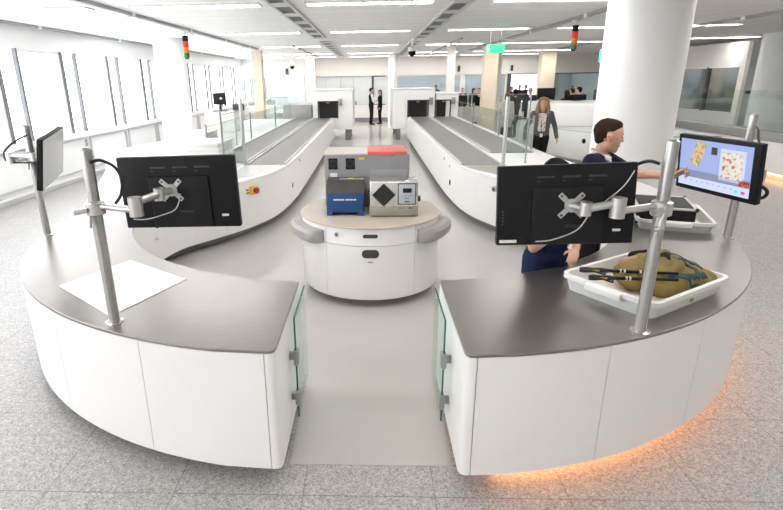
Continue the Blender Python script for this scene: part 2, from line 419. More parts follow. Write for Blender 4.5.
# columns
def column(c, r, label):
    o = obj('column', B().lathe([(r, 0), (r, CZ)], (c[0], c[1], 0), 64), W_PAINT)
    tag(o, label, 'column'); return o
column((4.30, 9.0), 0.60, 'thick round white column behind the officer pointing at the screen')
column((12.35, 17.4), 0.5, 'round pale grey column beyond the glass barrier at the far right')
column((1.07, 26.2), 0.21, 'slim round white column left of the right tunnel scanner')
column((-5.55, 15.4), 0.42, 'round white column by the windows under the left signal lamp')

# right-hand barrier: low wall, grey rail, glass balustrade
XR = 8.73
t = thing('barrier_wall', 'low white wall with grey metal rail and glass panels along the right side', 'barrier', (XR, 12, 0))
obj('wall_body', B().box((XR, -5, 0.14), (XR + 0.22, 26, 0.8)), W_LAM, t)
obj('plinth', B().box((XR + 0.08, -5, 0), (XR + 0.2, 26, 0.14)), TAUPE, t)
obj('rail', B().box((XR - 0.03, -5, 0.8), (XR + 0.25, 26, 1.0)), GREYMET, t, bevel=0.012)
gy = [5.8, 9.5, 13.2, 16.95, 20.7, 24.4]
for a, b_ in zip(gy, gy[1:]):
    g = obj('glass_panel', B().box((XR + 0.1, a + 0.01, 1.0), (XR + 0.115, b_ - 0.01, 1.85)), GL_CLEAR, t)
    obj('clamp', B().cyl((XR + 0.07, b_, 1.8), (XR + 0.15, b_, 1.8), 0.035), DARKMET, g)
o = obj('led_strip', B().box((XR + 0.01, 9.5, 0.125), (XR + 0.06, 13.5, 0.138)), LED2, t); o['label'] = 'orange glowing strip under the low wall'
# partition wall with windows behind it
XP = 12.0
struct('wall_partition', B().box((XP, 18.3, 0), (XP + 0.12, 26, 0.97)).box((XP, 18.3, 2.46), (XP + 0.12, 26, 3.2))
       .box((XP, 18.3, 0.97), (XP + 0.12, 18.55, 2.46)).box((XP, 24.6, 0.97), (XP + 0.12, 26, 2.46)), W_WARM)
for n, (a, b_) in enumerate(((18.6, 20.2), (20.25, 22.0), (22.1, 24.5))):
    w = bpy.data.objects.new('window_%d' % (40 + n), None); COL.objects.link(w); w.location = (XP, a, 0.97); w['kind'] = 'structure'
    obj('pane', B().box((XP + 0.04, a, 0.97), (XP + 0.06, b_, 2.46)), GL_GREY, w)
    obj('mullion', B().box((XP - 0.02, b_ - 0.04, 0.97), (XP + 0.1, b_ + 0.05, 2.46)), DARKMET, w)
    obj('window_frame', B().box((XP - 0.01, a, 2.42), (XP + 0.08, b_, 2.46)).box((XP - 0.01, a, 0.97), (XP + 0.08, b_, 1.0)), W_PAINT, w)

# ------------------------------------------------------------------ ceiling fittings
def dpanel(name, lo, hi, label, rowg):
    t = thing('ceiling_light', label, 'ceiling light', ((lo[0] + hi[0]) / 2, (lo[1] + hi[1]) / 2, CZ), rowg)
    f = B(); w = 0.03
    f.box((lo[0] - w, lo[1] - w, CZ - 0.025), (hi[0] + w, lo[1], CZ)).box((lo[0] - w, hi[1], CZ - 0.025), (hi[0] + w, hi[1] + w, CZ))
    f.box((lo[0] - w, lo[1], CZ - 0.025), (lo[0], hi[1], CZ)).box((hi[0], lo[1], CZ - 0.025), (hi[0] + w, hi[1], CZ))
    obj('frame', f, W_PLAST, t); obj('diffuser', B().box((lo[0], lo[1], CZ - 0.015), (hi[0], hi[1], CZ - 0.004)), LAMP, t)
bays = [('in the bay next to the windows', -6.4, -4.5), ('above the left conveyor', -3.75, -1.75), ('over the middle aisle', -0.98, 0.98), ('above the right conveyor', 1.95, 3.88), ('right of the thick column', 4.6, 8.9)]
rows = [(9.05, 'first', 1), (14.1, 'second', 1), (19.7, 'third', 1), (25.2, 'fourth', 1), (28.6, 'fifth', 1), (34.0, 'added sixth', 1), (36.5, 'added seventh', 1), (4.0, '', 0), (-1.2, '', 0)]  # sixth and seventh rows added to brighten the rooms behind the back glazing
for bn, x0, x1 in bays:
    for y, rn, vis in rows:
        if not vis: lab = 'white ceiling light strip %s, %s camera' % (bn, 'just above the' if y > 0 else 'behind the')
        else: lab = 'white ceiling light strip %s, %s row from the camera' % (bn, rn)
        dpanel('ceiling_light', (x0, y - 0.14, 0), (x1, y + 0.14, 0), lab, 'recessed ceiling light strips')
dpanel('ceiling_light', (10.5, 18.75, 0), (12.6, 19.0, 0), 'white ceiling light strip at the far right above the partition windows', 'recessed ceiling light strips')
# open slots with cross bars at x = +-1.4
def slot(x, runs, label):
    t = thing('ceiling_slot', label, 'ceiling slot', (x, 9, CZ))
    for a, b_ in runs:
        ch = obj('channel', B().box((x - 0.125, a, CZ - 0.012), (x + 0.125, b_, CZ - 0.002)), DARKMET, t)
        obj('flange', B().box((x - 0.17, a, CZ - 0.035), (x - 0.12, b_, CZ)).box((x + 0.12, a, CZ - 0.035), (x + 0.17, b_, CZ)), LGREY, t, bevel=0.004)
        y = a
        while y < b_ - 0.3:
            obj('cover_plate', B().box((x - 0.12, y, CZ - 0.03), (x + 0.12, y + 0.45, CZ - 0.012)), LGREY, t); y += 1.35
slot(-1.4, ((2, 15.9), (17.5, 28)), 'long dark ceiling slot with silver cross plates above left edge of aisle')
slot(1.45, ((2, 16.6), (18.2, 28)), 'long dark ceiling slot with silver cross plates above right edge of aisle')
def rail(x, a, b_, label, r=0.045):
    t = thing('ceiling_rail', label, 'ceiling rail', (x, a, CZ))
    obj('track', B().box((x - r, a, CZ - 0.06), (x + r, b_, CZ)), GREYMET, t, bevel=0.006)
    c = B()
    for i in range(6): c.box((x - r - .01, a + (b_ - a) * (i + .5) / 6, CZ - 0.075), (x + r + .01, a + (b_ - a) * (i + .5) / 6 + .12, CZ - 0.001))
    obj('joint', c, W_PLAST, t)
rail(-4.12, 2, 20.5, 'grey ceiling rail carrying the left red and yellow signal lamp')
rail(4.2, 2, 24, 'grey ceiling rail carrying the right red and yellow signal lamp')
rail(-6.85, 6, 28, 'thin grey ceiling rail along the window wall', 0.02)
rail(7.9, 4, 24, 'thin grey ceiling rail to the right of the thick column', 0.025)
rail(-2.6, 19, 28, 'thin grey ceiling rail far back above the left conveyor', 0.02)
rail(2.75, 17, 28, 'thin grey ceiling rail far back above the right conveyor', 0.02)

SG = mat('signal_green', (0.02, 0.22, 0.07), 0.3, noise=(20, (0.02, 0.19, 0.06), 0.3, 0.7))
SR = mat('signal_red', (0.60, 0.02, 0.015), 0.3, emit=(1, 0.05, 0.03), estr=0.15)
SY = mat('signal_amber', (0.80, 0.25, 0.01), 0.3, noise=(20, (0.72, 0.22, 0.01), 0.3, 0.7))
def signal(x, y, label):
    t = thing('signal_lamp', label, 'signal lamp', (x, y, CZ), 'stack signal lamps')
    obj('mount', B().cyl((x, y, CZ - 0.16), (x, y, CZ - 0.06), 0.025).box((x - .07, y - .05, CZ - .085), (x + .07, y + .05, CZ - .06)), W_PLAST, t)
    zs = [3.20, 3.085, 2.965, 2.85, 2.735]; r = 0.062
    for nm, m, a, b_ in (('cap', BLACK, 3.08, 3.2), ('red_segment', SR, 2.95, 3.078), ('amber_segment', SY, 2.835, 2.948), ('green_segment', SG, 2.74, 2.833)):
        obj(nm, B().lathe([(r - .006, a), (r, a + .006), (r, b_ - .006), (r - .006, b_)], (x, y, 0), 24), m, t)
    obj('end_cap', B().lathe([(.035, 2.71), (.05, 2.738)], (x, y, 0), 24), CHARC, t)
signal(-4.12, 12.5, 'left hanging signal lamp, black red amber green stack, near the windows')
signal(4.2, 11.8, 'right hanging signal lamp, black red amber green stack, beside the thick column')
def dome(x, y, z, label, s=1.0):
    t = thing('dome_camera', label, 'dome camera', (x, y, z), 'ceiling dome cameras')
    obj('bracket', B().cyl((x, y, z + .1 * s), (x, y, CZ + .004), 0.03 * s).lathe([(.03 * s, .16 * s), (.11 * s, .12 * s), (.115 * s, .02 * s)], (x, y, z)), W_PLAST, t)
    obj('dome', B().lathe([(.02 * s, -.12 * s), (.06 * s, -.1 * s), (.095 * s, -.05 * s), (.105 * s, .018 * s)], (x, y, z)), BLACK, t)
dome(1.27, 17.0, 2.98, 'white bracketed camera with black dome hanging near the right ceiling slot', 1.1)
dome(-3.5, 25, 2.83, 'small black dome camera hanging far back over the left conveyor', 1.0)
EXG = mat('exit_green', (0.05, 0.75, 0.35), 0.4, emit=(0.10, 0.95, 0.45), estr=0.75)
EXW = mat('exit_white', (0.9, 0.95, 0.92), 0.4, emit=(0.9, 1, 0.95), estr=0.9)
def exit_sign(x, y, z, w, h, label, rot=0):
    t = thing('exit_sign', label, 'exit sign', mtx=Matrix.Translation((x, y, z)) @ Matrix.Rotation(rot, 4, 'Z'), group='green exit signs')
    obj('sign_box', B().rbox((-w / 2, -.03, -h / 2), (w / 2, .03, h / 2), .006), EXG, t, local=True)
    obj('rod', B().cyl((-w * .3, 0, h / 2), (-w * .3, 0, CZ - z), .006, n=8).cyl((w * .3, 0, h / 2), (w * .3, 0, CZ - z), .006, n=8), LGREY, t, local=True)
    # white running figure, doorway and arrow
    f = B(); q = -.036
    f.box((-w * .47, q, -h * .38), (-w * .36, -.029, h * .38))
    obj('doorway_mark', f, EXW, t, local=True)
exit_sign(3.09, 14, 2.885, 0.43, 0.2, 'bright green exit sign hanging above the right conveyor')
exit_sign(5.72, 14, 2.68, 0.22, 0.3, 'green exit sign partly hidden behind the thick column', 0.6)
for x, lab in ((-4.5, 'small black wall speaker over the left glass bay'), (4.75, 'small black wall speaker on the header, left of the cream pier'), (7.55, 'small black wall speaker on the header, right of the cream pier')):
    o = obj('wall_speaker', B().rbox((x - .06, YB - .12, 2.55), (x + .06, YB - .001, 2.85), .02), CHARC); tag(o, lab, 'speaker', 'small black speakers on the header')

# ------------------------------------------------------------------ desks and conveyor lanes
H = 0.85
cL, rLo, cLi, rLi = (-0.34, 5.25), 2.82, (-0.27, 5.64), 2.19
cR, rRo, cRi, rRi = (0.39, 5.28), 2.866, (0.28, 5.64), 2.17
def corner(p, q, r, s, n=6):
    """rounded corner at q between p and s"""
    p, q, s = Vector(p), Vector(q), Vector(s); a = q + (p - q).normalized() * r; b_ = q + (s - q).normalized() * r
    return [tuple((a * (1 - t) ** 2 + q * 2 * t * (1 - t) + b_ * t * t)) for t in [i / n for i in range(n + 1)]]
outL = arc(cL, rLo, -96.5, -180, 44) + [(-3.19, 5.5), (-3.29, 5.75)]
inL = arc(cLi, rLi, -96.2, -180, 44) + [(-2.50, 5.75)]
outR = arc(cR, rRo, -86.6, 0, 44) + [(3.29, 5.6), (3.42, 5.95), (3.53, 6.3)]
inR = arc(cRi, rRi, -84.4, 0, 44) + [(2.50, 5.85), (2.55, 6.1)]
def desk(side, out, inn, label, xe):
    sgn = -1 if side == 'L' else 1
    t = thing('security_desk', label, 'desk', (sgn * 2.0, 3.6, 0), 'curved screening desks')
    ye_out = out[0][1]; ye_in = inn[0][1]
    c0 = corner((xe, ye_out + .4), (xe, ye_out), 0.055, out[2])          # rounded front corner
    front = c0 + out[2:]                                                 # end face corner -> far end
    full = [(xe, ye_in)] + front
    # steel top
    top = full + inn[::-1][:-1]
    obj('worktop', B().prism(top, H - 0.018, H), STEEL, t, bevel=0.003)
    # carcass slightly inside
    th = 0.025 * (-1 if side == 'L' else 1)
    inn2 = inn
    # front panels between seams
    P = full; Ltot = length(P)
    le = ye_in - ye_out
    seams = [0, le + 0.04, le + 0.80, le + 1.62, le + 2.55, le + 3.4, Ltot]
    if side == 'R': seams = [0, le + 0.04, le + 0.79, le + 1.56, le + 2.5, le + 3.35, Ltot]
    seams = [s for s in seams if s <= Ltot - .2] + [Ltot]
    for i, (a, b_) in enumerate(zip(seams, seams[1:])):
        pc = sub(P, a + (0.0025 if i else 0), b_ - 0.0025)
        obj('end_panel' if i == 0 else 'front_panel', strip(pc, th, 0.09, H - 0.019), W_LAM, t)
    ip = inn
    nI = 3; Li = length(ip)
    for i in range(nI):
        obj('inner_panel', strip(sub(ip, Li * i / nI + .002, Li * (i + 1) / nI - .002), -th, 0.09, H - 0.019), W_LAM, t)
    # core + bottom board + recessed plinth
    co = offset(P, th * 1.25); ci = offset(ip, -th * 1.25)
    obj('carcass', B().prism(co[1:] + ci[::-1], 0.095, H - 0.022), DARKMET, t)
    po = offset(P, 0.30 * (-1 if side == 'L' else 1)); pi_ = offset(ip, 0.12 * (1 if side == 'L' else -1))
    po = [p for p in po[1:] if abs(p[0]) > abs(xe) + 0.45]; pi_ = [p for p in pi_ if abs(p[0]) > abs(xe) + 0.45]
    obj('plinth', B().prism(po + pi_[::-1], 0, 0.096), PLINTH, t)
    return t, P
dL, PL = desk('L', outL, inL, 'left curved white screening desk with brushed steel top', -0.505)
dR, PR = desk('R', outR, inR, 'right curved white screening desk with brushed steel top and orange glow beneath', 0.49)
led = [q for p, q in zip(PR, offset(PR, 0.2)) if p[0] > 0.56]
o = obj('led_strip', strip(led, 0.02, 0.045, 0.088), LED, dR); o['label'] = 'orange glowing strip under the desk edge'

# glass swing gates on the desk ends
def gate(x, y0, y1, label, sgn):
    t = thing('glass_gate', label, 'gate', (x, y0, 0.14), 'glass swing gates')
    obj('pane', B().box((x - 0.004, y0 + .004, 0.15), (x + 0.004, y1 - .004, 0.84)), GL_GREEN, t)
    e = B()
    e.box((x - 0.005, y0, 0.146), (x + 0.005, y0 + .004, 0.844)).box((x - 0.005, y0 + .004, 0.84), (x + 0.005, y1, 0.844))
    o = obj('pane_edge', e, GL_EDGE, t); o['label'] = 'dark green glass edge'
    for z in (0.574, 0.286):
        h = B().rbox((x - 0.016, y0 - 0.012, z - 0.045), (x + 0.016, y0 + 0.05, z + 0.045), 0.004)
        h.box((min(x, x - sgn * .06), y0 + .012, z - 0.022), (max(x, x - sgn * .06), y0 + .04, z + 0.022)).cyl((x, y0 - .006, z - .05), (x, y0 - .006, z + .05), 0.011, n=12)
        obj('hinge', h, GREYMET, t)
gate(-0.462, 2.87, 3.40, 'glass swing gate folded along the end of the left desk', 1)
gate(0.443, 2.84, 3.36, 'glass swing gate folded along the end of the right desk', -1)

# conveyor lanes ------------------------------------------------------
linL = spline([(-2.52, 5.78), (-2.56, 6.05), (-2.45, 6.5), (-2.2, 6.88), (-1.93, 7.28), (-1.72, 7.68), (-1.55, 8.15), (-1.45, 8.7), (-1.39, 9.5), (-1.365, 10.6), (-1.36, 14), (-1.36, 20.5)])
loutL = spline([(-3.31, 5.78), (-3.5, 6.25), (-3.85, 7.2), (-4.45, 8.7), (-5.0, 9.8), (-5.4, 10.6), (-5.42, 11.4), (-5.2, 12.5), (-4.9, 14.5), (-4.7, 17), (-4.62, 20.5)])
linR = spline([(2.57, 6.13), (2.52, 6.4), (2.3, 6.78), (2.02, 7.2), (1.80, 7.62), (1.62, 8.1), (1.5, 8.7), (1.445, 9.5), (1.42, 10.6), (1.41, 14), (1.41, 20.5)])
loutR = spline([(3.55, 6.33), (3.62, 6.8), (3.58, 7.5), (3.44, 8.3), (3.35, 9.3), (3.3, 10.5), (3.3, 14), (3.3, 20.5)])
def lane(sgn, lin, lout, label, mb, sb, plat, panels):
    t = thing('conveyor_lane', label, 'conveyor', (sgn * 2.0, 9, 0), 'roller conveyor lanes')
    obj('deck', B().prism(lin + lout[::-1], H - 0.05, H - 0.002), W_LAM, t, bevel=0.006)
    th = -0.03 * sgn if sgn < 0 else -0.03
    th = 0.03 if sgn > 0 else -0.03
    L_ = length(lin); cuts = panels + [L_]
    for a, b_ in zip([0] + panels, cuts):
        # aisle side panels lean on the deck
        obj('side_panel', strip(sub(lin, a + .002, b_ - .002), -th, 0.13, H - 0.052), W_LAM, t)
    L2 = length(lout)
    obj('outer_panel', strip(lout, th, 0.1, H - 0.052), W_LAM, t)
    po = offset(lin, -0.16 * sgn); qo = offset(lout, 0.16 * sgn)
    obj('plinth', B().prism(po + qo[::-1], 0, 0.14), PLINTH, t)
    obj('carcass', B().prism(offset(lin, -0.04 * sgn) + offset(lout, 0.04 * sgn)[::-1], 0.135, H - 0.052), DARKMET, t)
    o = obj('platform', B().prism(plat, H - 0.002, H + 0.004), STEEL if sgn > 0 else LGREY, t); o['label'] = 'smooth grey run-off plate'
    def belt(x0, x1, y0, y1):
        o = obj('roller_belt', B().box((x0, y0, H - 0.002), (x1, y1, H + 0.008)), BELT_L, t)
        o['label'] = 'grey roller belt'
        obj('guide_rail', B().rbox((x0 - 0.035, y0, H - 0.002), (x0 - 0.002, y1, H + 0.03), .006).rbox((x1 + 0.002, y0, H - 0.002), (x1 + 0.035, y1, H + 0.03), .006), LGREY, t)
    belt(*mb); belt(*sb)
    return t
laneL = lane(-1, linL, loutL, 'left curving white conveyor lane with grey roller belts',
     (-2.07, -1.47, 8.95, 20.5), (-2.82, -2.2, 9.15, 20.5), [(-1.47, 8.93), (-2.12, 8.93)] + spline([(-2.16, 7.72), (-1.93, 7.66), (-1.72, 7.98), (-1.58, 8.4), (-1.47, 8.93)])[:-1],
     [0.42, 0.95, 1.5])
laneR = lane(1, linR, loutR, 'right curving white conveyor lane with grey roller belts',
     (1.52, 2.13, 8.72, 20.5), (2.3, 3.08, 10.2, 20.5), [(1.52, 8.7), (2.2, 8.7)] + spline([(2.2, 7.5), (1.98, 7.62), (1.78, 7.98), (1.62, 8.3), (1.52, 8.7)])[:-1],
     [0.5, 1.0, 2.2])
# fittings on lane sides
def hole(p, n_, r, m, par, label=None, w=1.0):
    p = Vector(p); d = Vector(n_).normalized()
    o = obj('side_hole', B().cyl(p - d * .02, p + d * .004, r, n=20), m, par)
    if label: o['label'] = label
for y, z in ((9.6, 0.70), (10.2, 0.75), (12.3, 0.72), (16.5, 0.68)):
    x = -1.39 if y < 10 else -1.366
    hole((x, y, z), (1, 0, 0), 0.022, BLACK, laneL)
    x = 1.44 if y < 10 else 1.418
    hole((x, y, z), (-1, 0, 0), 0.022, BLACK, laneR)
hole((-1.40, 9.35, 0.42), (1, -.05, 0), 0.05, BLACK, laneL); hole((1.44, 9.5, 0.42), (-1, -.05, 0), 0.05, BLACK, laneR)
hole((-2.535, 5.98, 0.60), (1, .2, 0), 0.045, BLACK, laneL); hole((-2.51, 5.85, 0.46), (1, -.2, 0), 0.02, LGREY, laneL)
def frame_mtx(p, n_):
    n_ = Vector(n_).normalized(); z = Vector((0, 0, 1)); x = z.cross(n_).normalized(); z = n_.cross(x)
    return Matrix((( x.x, n_.x, z.x, p[0]), (x.y, n_.y, z.y, p[1]), (x.z, n_.z, z.z, p[2]), (0, 0, 0, 1)))
# emergency stop unit on the left lane, key switch on the right lane (mounted: parts of the lane)
mt = frame_mtx((-1.75, 7.62, 0.685), (0.83, -0.55, 0)) @ Matrix.Scale(1.35, 4)
o = obj('emergency_stop', B().rbox((-.12, -.01, -.04), (.04, .025, .04), .006).xf(mt), LABELW, laneL); o['label'] = 'grey and white switch plate'
o2 = obj('button_guard', B().rbox((-.06, .0, -.045), (.045, .06, .045), .012).xf(mt), YELLOW, o); o2['label'] = 'yellow button housing'
o3 = obj('button', B().cyl((-.005, .05, 0), (-.005, .09, 0), .028, .032).xf(mt), REDB, o); o3['label'] = 'red push button'
obj('text_mark', B().box((-.105, .02, .002), (-.075, .027, .018)).box((-.105, .02, -.028), (-.07, .027, -.012)).xf(mt), mat('mark_blue', (0.05, 0.05, 0.25), 0.5, noise=(20, (0.04, 0.04, 0.2), .3, .7)), o)
mt = frame_mtx((1.82, 7.58, 0.68), (-0.85, -0.52, 0))
o = obj('key_switch', B().cyl((0, -.01, 0), (0, .05, 0), .04).xf(mt), CHROME, laneR); o['label'] = 'chrome key switch'
obj('key_slot', B().cyl((0, .045, 0), (0, .054, 0), .022).xf(mt), CHARC, o)

# glass screens along the lanes
def screen(label, pts, z1, posts, group='glass screens along the lanes', z0=H):
    t = thing('glass_screen', label, 'glass screen', (*pts[0], z0), group)
    for a, b_ in zip(pts, pts[1:]):
        a = Vector(a); b_ = Vector(b_); d = (b_ - a).normalized(); n_ = Vector((-d.y, d.x)) * .005
        a2 = a + d * .02; b2 = b_ - d * .02
        obj('pane', B().prism([tuple(a2 - n_), tuple(b2 - n_), tuple(b2 + n_), tuple(a2 + n_)], z0 + .03, z1), GL_CLEAR, t)
        obj('pane_edge', B().prism([tuple(a2 - n_ * 1.2), tuple(b2 - n_ * 1.2), tuple(b2 + n_ * 1.2), tuple(a2 + n_ * 1.2)], z1, z1 + .008), GREYMET, t)
    for (x, y), h, r in posts:
        obj('post', B().cyl((x, y, z0), (x, y, h), r, n=14).cyl((x, y, z0), (x, y, z0 + .01), r * 2, n=14), LGREY if r > .02 else GREYMET, t)
screen('near glass screen with two slim posts at the end of the left conveyor', [(-2.15, 7.72), (-2.15, 8.97)], 1.75, [((-2.15, 7.70), 1.83, .016), ((-2.15, 8.99), 1.95, .03)])
screen('glass screen with low panes running along the left conveyor belt', [(-2.9, 9.4), (-2.9, 13.0), (-2.9, 16.5), (-2.9, 20)], 1.45, [((-2.9, 9.4), 1.5, .02), ((-2.9, 13.0), 1.5, .02), ((-2.9, 16.5), 1.5, .02)])
screen('near glass screen with tall post at the end of the right conveyor', [(2.17, 8.72), (2.58, 8.9)], 1.95, [((2.17, 8.70), 1.92, .03), ((2.585, 8.9), 2.05, .012)])
screen('glass screen with low panes running along the right conveyor belt', [(3.17, 10.6), (3.17, 13.4), (3.17, 16.8), (3.17, 20)], 1.42, [((3.17, 10.6), 1.5, .02), ((3.17, 13.4), 1.5, .02), ((3.17, 16.8), 1.5, .02)])

# tunnel scanners at the far ends
TUN = mat('tunnel_curtain', (0.012, 0.013, 0.014), 0.6, noise=(12, (0.008, 0.008, 0.009), 0.3, 0.7))
def scanner(x0, x1, ox0, ox1, label, group='tunnel baggage scanners', z1=1.84, y0=20.56, y1=23.2, z0=0.42):
    t = thing('tunnel_scanner', label, 'scanner', ((x0 + x1) / 2, (y0 + y1) / 2, 0), group)
    b = B(); zo0, zo1 = H - .02, 1.43
    b.box((x0, y0, z0), (ox0, y1, z1)).box((ox1, y0, z0), (x1, y1, z1)).box((ox0, y0, zo1), (ox1, y1, z1)).box((ox0, y0, z0), (ox1, y1, zo0))
    obj('housing', b, W_LAM, t)
    obj('top_cover', B().rbox((x0 - .02, y0 - .02, z1), (x1 + .02, y1, z1 + .05), .015), W_PLAST, t)
    c = B(); n = 7
    for i in range(n):
        a = ox0 + (ox1 - ox0) * i / n; c.box((a + .004, y0 + .08 + .01 * (i % 2), zo0 + .02), (a + (ox1 - ox0) / n - .004, y0 + .095 + .01 * (i % 2), zo1 - .01))
    c.box((ox0 + .002, y0 + .3, zo0 + .001), (ox1 - .002, y0 + .32, zo1 - .001))
    o = obj('lead_curtain', c, TUN, t); o['label'] = 'black strip curtain in the tunnel mouth'
    obj('tunnel_frame', B().box((ox0 - .05, y0 - .03, zo1), (ox1 + .05, y0, zo1 + .04)).box((ox0 - .05, y0 - .03, zo0), (ox0, y0, zo1)).box((ox1, y0 - .03, zo0), (ox1 + .05, y0, zo1)), CHARC, t)
    obj('indicator', B().rbox(((ox0 + ox1) / 2 - .06, y0 - .03, zo1 + .005 - .05), ((ox0 + ox1) / 2 + .06, y0 - .002, zo1 - .01), .004), mat('indicator_amber', (0.5, 0.2, 0.08), .4, noise=(20, (.45, .18, .07), .3, .7)), t)
    for x in (x0 + .12, x1 - .3):
        for y in (y0 + .15, y1 - .4): obj('foot', B().box((x, y, 0), (x + .18, y + .25, z0)), PLINTH, t)
    obj('control_box', B().rbox((ox1 + .06, y0 - .08, 1.30), (ox1 + .2, y0 - .001, 1.55), .01), GREYMET, t)
scanner(-2.17, -0.66, -1.93, -1.25, 'white tunnel scanner with black mouth at the end of left conveyor')
scanner(0.86, 2.42, 1.45, 2.15, 'white tunnel scanner with black mouth at the end of right conveyor')
scanner(2.47, 3.3, 2.52, 2.98, 'slim white return tunnel right of the right tunnel scanner', z1=1.66)
# low cover hiding belt gap under left return lane
o = obj('equipment_cabinet', B().rbox((-3.3, 20.56, 0), (-2.22, 22.5, 1.35), .02), GREYMET); tag(o, 'grey cabinet left of the left tunnel scanner behind glass', 'cabinet')

# trays piled on the left lane
def tray_mesh(L, W, h, th=0.018, flare=0.03):
    b = B()
    def ring(l, w, z, r, n=5):
        pts = []
        for cx, cy, a0 in ((l / 2 - r, w / 2 - r, 0), (-l / 2 + r, w / 2 - r, 90), (-l / 2 + r, -w / 2 + r, 180), (l / 2 - r, -w / 2 + r, 270)):
            for i in range(n + 1):
                a = math.radians(a0 + 90 * i / n); pts.append(b.bm.verts.new((cx + r * math.cos(a), cy + r * math.sin(a), z)))
        return pts
    R = [ring(L - 2 * flare, W - 2 * flare, 0, .05), ring(L - .02, W - .02, h - .03, .06), ring(L + .016, W + .016, h - .03, .07), ring(L + .016, W + .016, h, .07), ring(L - 2 * th, W - 2 * th, h, .05), ring(L - 2 * flare - 2 * th, W - 2 * flare - 2 * th, th, .04)]
    for a, c in zip(R, R[1:]):
        n = len(a)
        for j in range(n): b.bm.faces.new((a[j], a[(j + 1) % n], c[(j + 1) % n], c[j]))
    b.bm.faces.new(R[0][::-1]); b.bm.faces.new(R[-1]); return b
def tray_thing(L, W, h, label, mtx, group, slots=True):
    t = thing('tray', label, 'tray', mtx=mtx, group=group)
    obj('tub', tray_mesh(L, W, h), W_PLAST, t, local=True, smooth=50)
    if slots:
        for sx in (-1, 1):
            obj('handle_lip', B().rbox((sx * (L / 2 + .012) - .02, -.12, h - .055), (sx * (L / 2 + .012) + .02, .12, h - .004), .008), W_PLAST, t, local=True)
    return t
names5 = ['bottom', 'second from bottom', 'third from bottom', 'fourth from bottom', 'fifth from bottom', 'topmost']
proto = None
for si, (sx, sy, nm) in enumerate(((-3.35, 10.35, 'left'), (-2.62, 8.6, 'right'))):
    nT = 6
    for i in range(nT):
        m = Matrix.Translation((sx, sy, H + .0025 + 0.068 * i)) @ Matrix.Rotation(PI / 2 + random.uniform(-.02, .02), 4, 'Z')
        lab = 'white tray, %s in the %s stack behind the left glass screen' % (names5[i], nm)
        if proto is None: proto = tray_thing(0.78, 0.58, 0.11, lab, m, 'stacked empty white trays', False)
        else: dup(proto, lab, mtx=m)

# pedestal with monitor, left back
o = obj('pedestal_cabinet', B().rbox((-4.62, 15.0, H), (-3.75, 15.9, 1.42), .015), mat('pale_pink_white', (0.80, 0.74, 0.70), .5, noise=(3, (.78, .72, .68), .3, .7))); tag(o, 'pale square cabinet standing on the left lane by the windows', 'cabinet')
t = thing('monitor', 'small black monitor on the pale cabinet near the windows', 'monitor', (-4.22, 15.2, 1.425))
obj('casing', B().rbox((-4.4, 15.2, 1.6), (-4.04, 15.26, 1.92), .01), BLACK, t)
obj('stand', B().box((-4.25, 15.22, 1.43), (-4.19, 15.26, 1.6)).rbox((-4.42, 15.1, 1.42), (-4.02, 15.35, 1.44), .005), BLACK2, t)
obj('bracket', B().rbox((-4.2, 15.17, 1.74), (-4.14, 15.2, 1.8), .005), LGREY, t)
t = thing('handheld_terminal', 'small dark terminal on a slim post beside the left conveyor', 'terminal', (-2.62, 12, H))
obj('post', B().cyl((-3.02, 12, H), (-3.02, 12, 1.64), .02, n=12), LGREY, t)
obj('head', B().rbox((-3.04, 11.95, 1.60), (-2.80, 12.05, 1.74), .015), CHARC, t)

# ------------------------------------------------------------------ round instrument cabinet in the aisle
CC = (0.0, 5.62); CRAD = 0.745
t = thing('round_cabinet', 'round white mobile cabinet in the aisle with grey bumpers', 'cabinet', (*CC, 0))
ZT = 0.855
def cyl_panel(a0, a1, z0, z1, r=CRAD, th=.02):
    return strip(arc(CC, r, a0, a1, 24), th, z0, z1)
obj('plinth', B().lathe([(.55, 0), (.55, .1)], (*CC, 0)), CHROME, t)
obj('carcass', B().lathe([(CRAD - .025, .1), (CRAD - .025, ZT - .02)], (*CC, 0)), DARKMET, t)
obj('bottom_board', B().lathe([(CRAD - .004, .095), (CRAD - .004, .11)], (*CC, 0)), W_LAM, t)
def seg(name, a0, a1, z0, z1): return obj(name, cyl_panel(a0 + .18, a1 - .18, z0, z1), W_LAM, t)
A = [-126.5, -53.5]
front_low = seg('door', A[0], A[1], .112, .658)
drawer = seg('drawer', A[0], A[1], .664, ZT - .022)
for a0, a1 in ((-200, -126.5), (-53.5, 20), (20, 90), (90, 160)):
    seg('side_panel', a0, a1, .112, .658); seg('upper_panel', a0, a1, .664, ZT - .022)
obj('top', B().lathe([(CRAD + .012, ZT - .02), (CRAD + .016, ZT - .016), (CRAD + .016, ZT - .003), (CRAD + .013, ZT)], (*CC, 0), 96), TAUPE, t)
def face_pt(ang, z, r=CRAD): return (CC[0] + r * math.cos(math.radians(ang)), CC[1] + r * math.sin(math.radians(ang)), z)
def oval(ang, z, w, h, par, m, name, dep=.006):
    mt = frame_mtx(face_pt(ang, z), (math.cos(math.radians(ang)), math.sin(math.radians(ang)), 0))
    pts = []
    rr = min(w, h) / 2
    for cx, a0 in ((w / 2 - rr, -90), (-w / 2 + rr, 90)):
        for i in range(11):
            a = math.radians(a0 + 18 * i); pts.append((cx + rr * math.cos(a), rr * math.sin(a)))
    b = B().prism(pts, -dep, dep).xf(mt @ Matrix.Rotation(-PI / 2, 4, 'X'))
    return obj(name, b, m, par)
oval(-90, .765, .145, .036, drawer, CHARC, 'finger_slot'); oval(-90, .585, .17, .085, front_low, CHARC, 'handle_recess', .004)
oval(-90, .50, .05, .012, front_low, BUMPER, 'badge', .004)
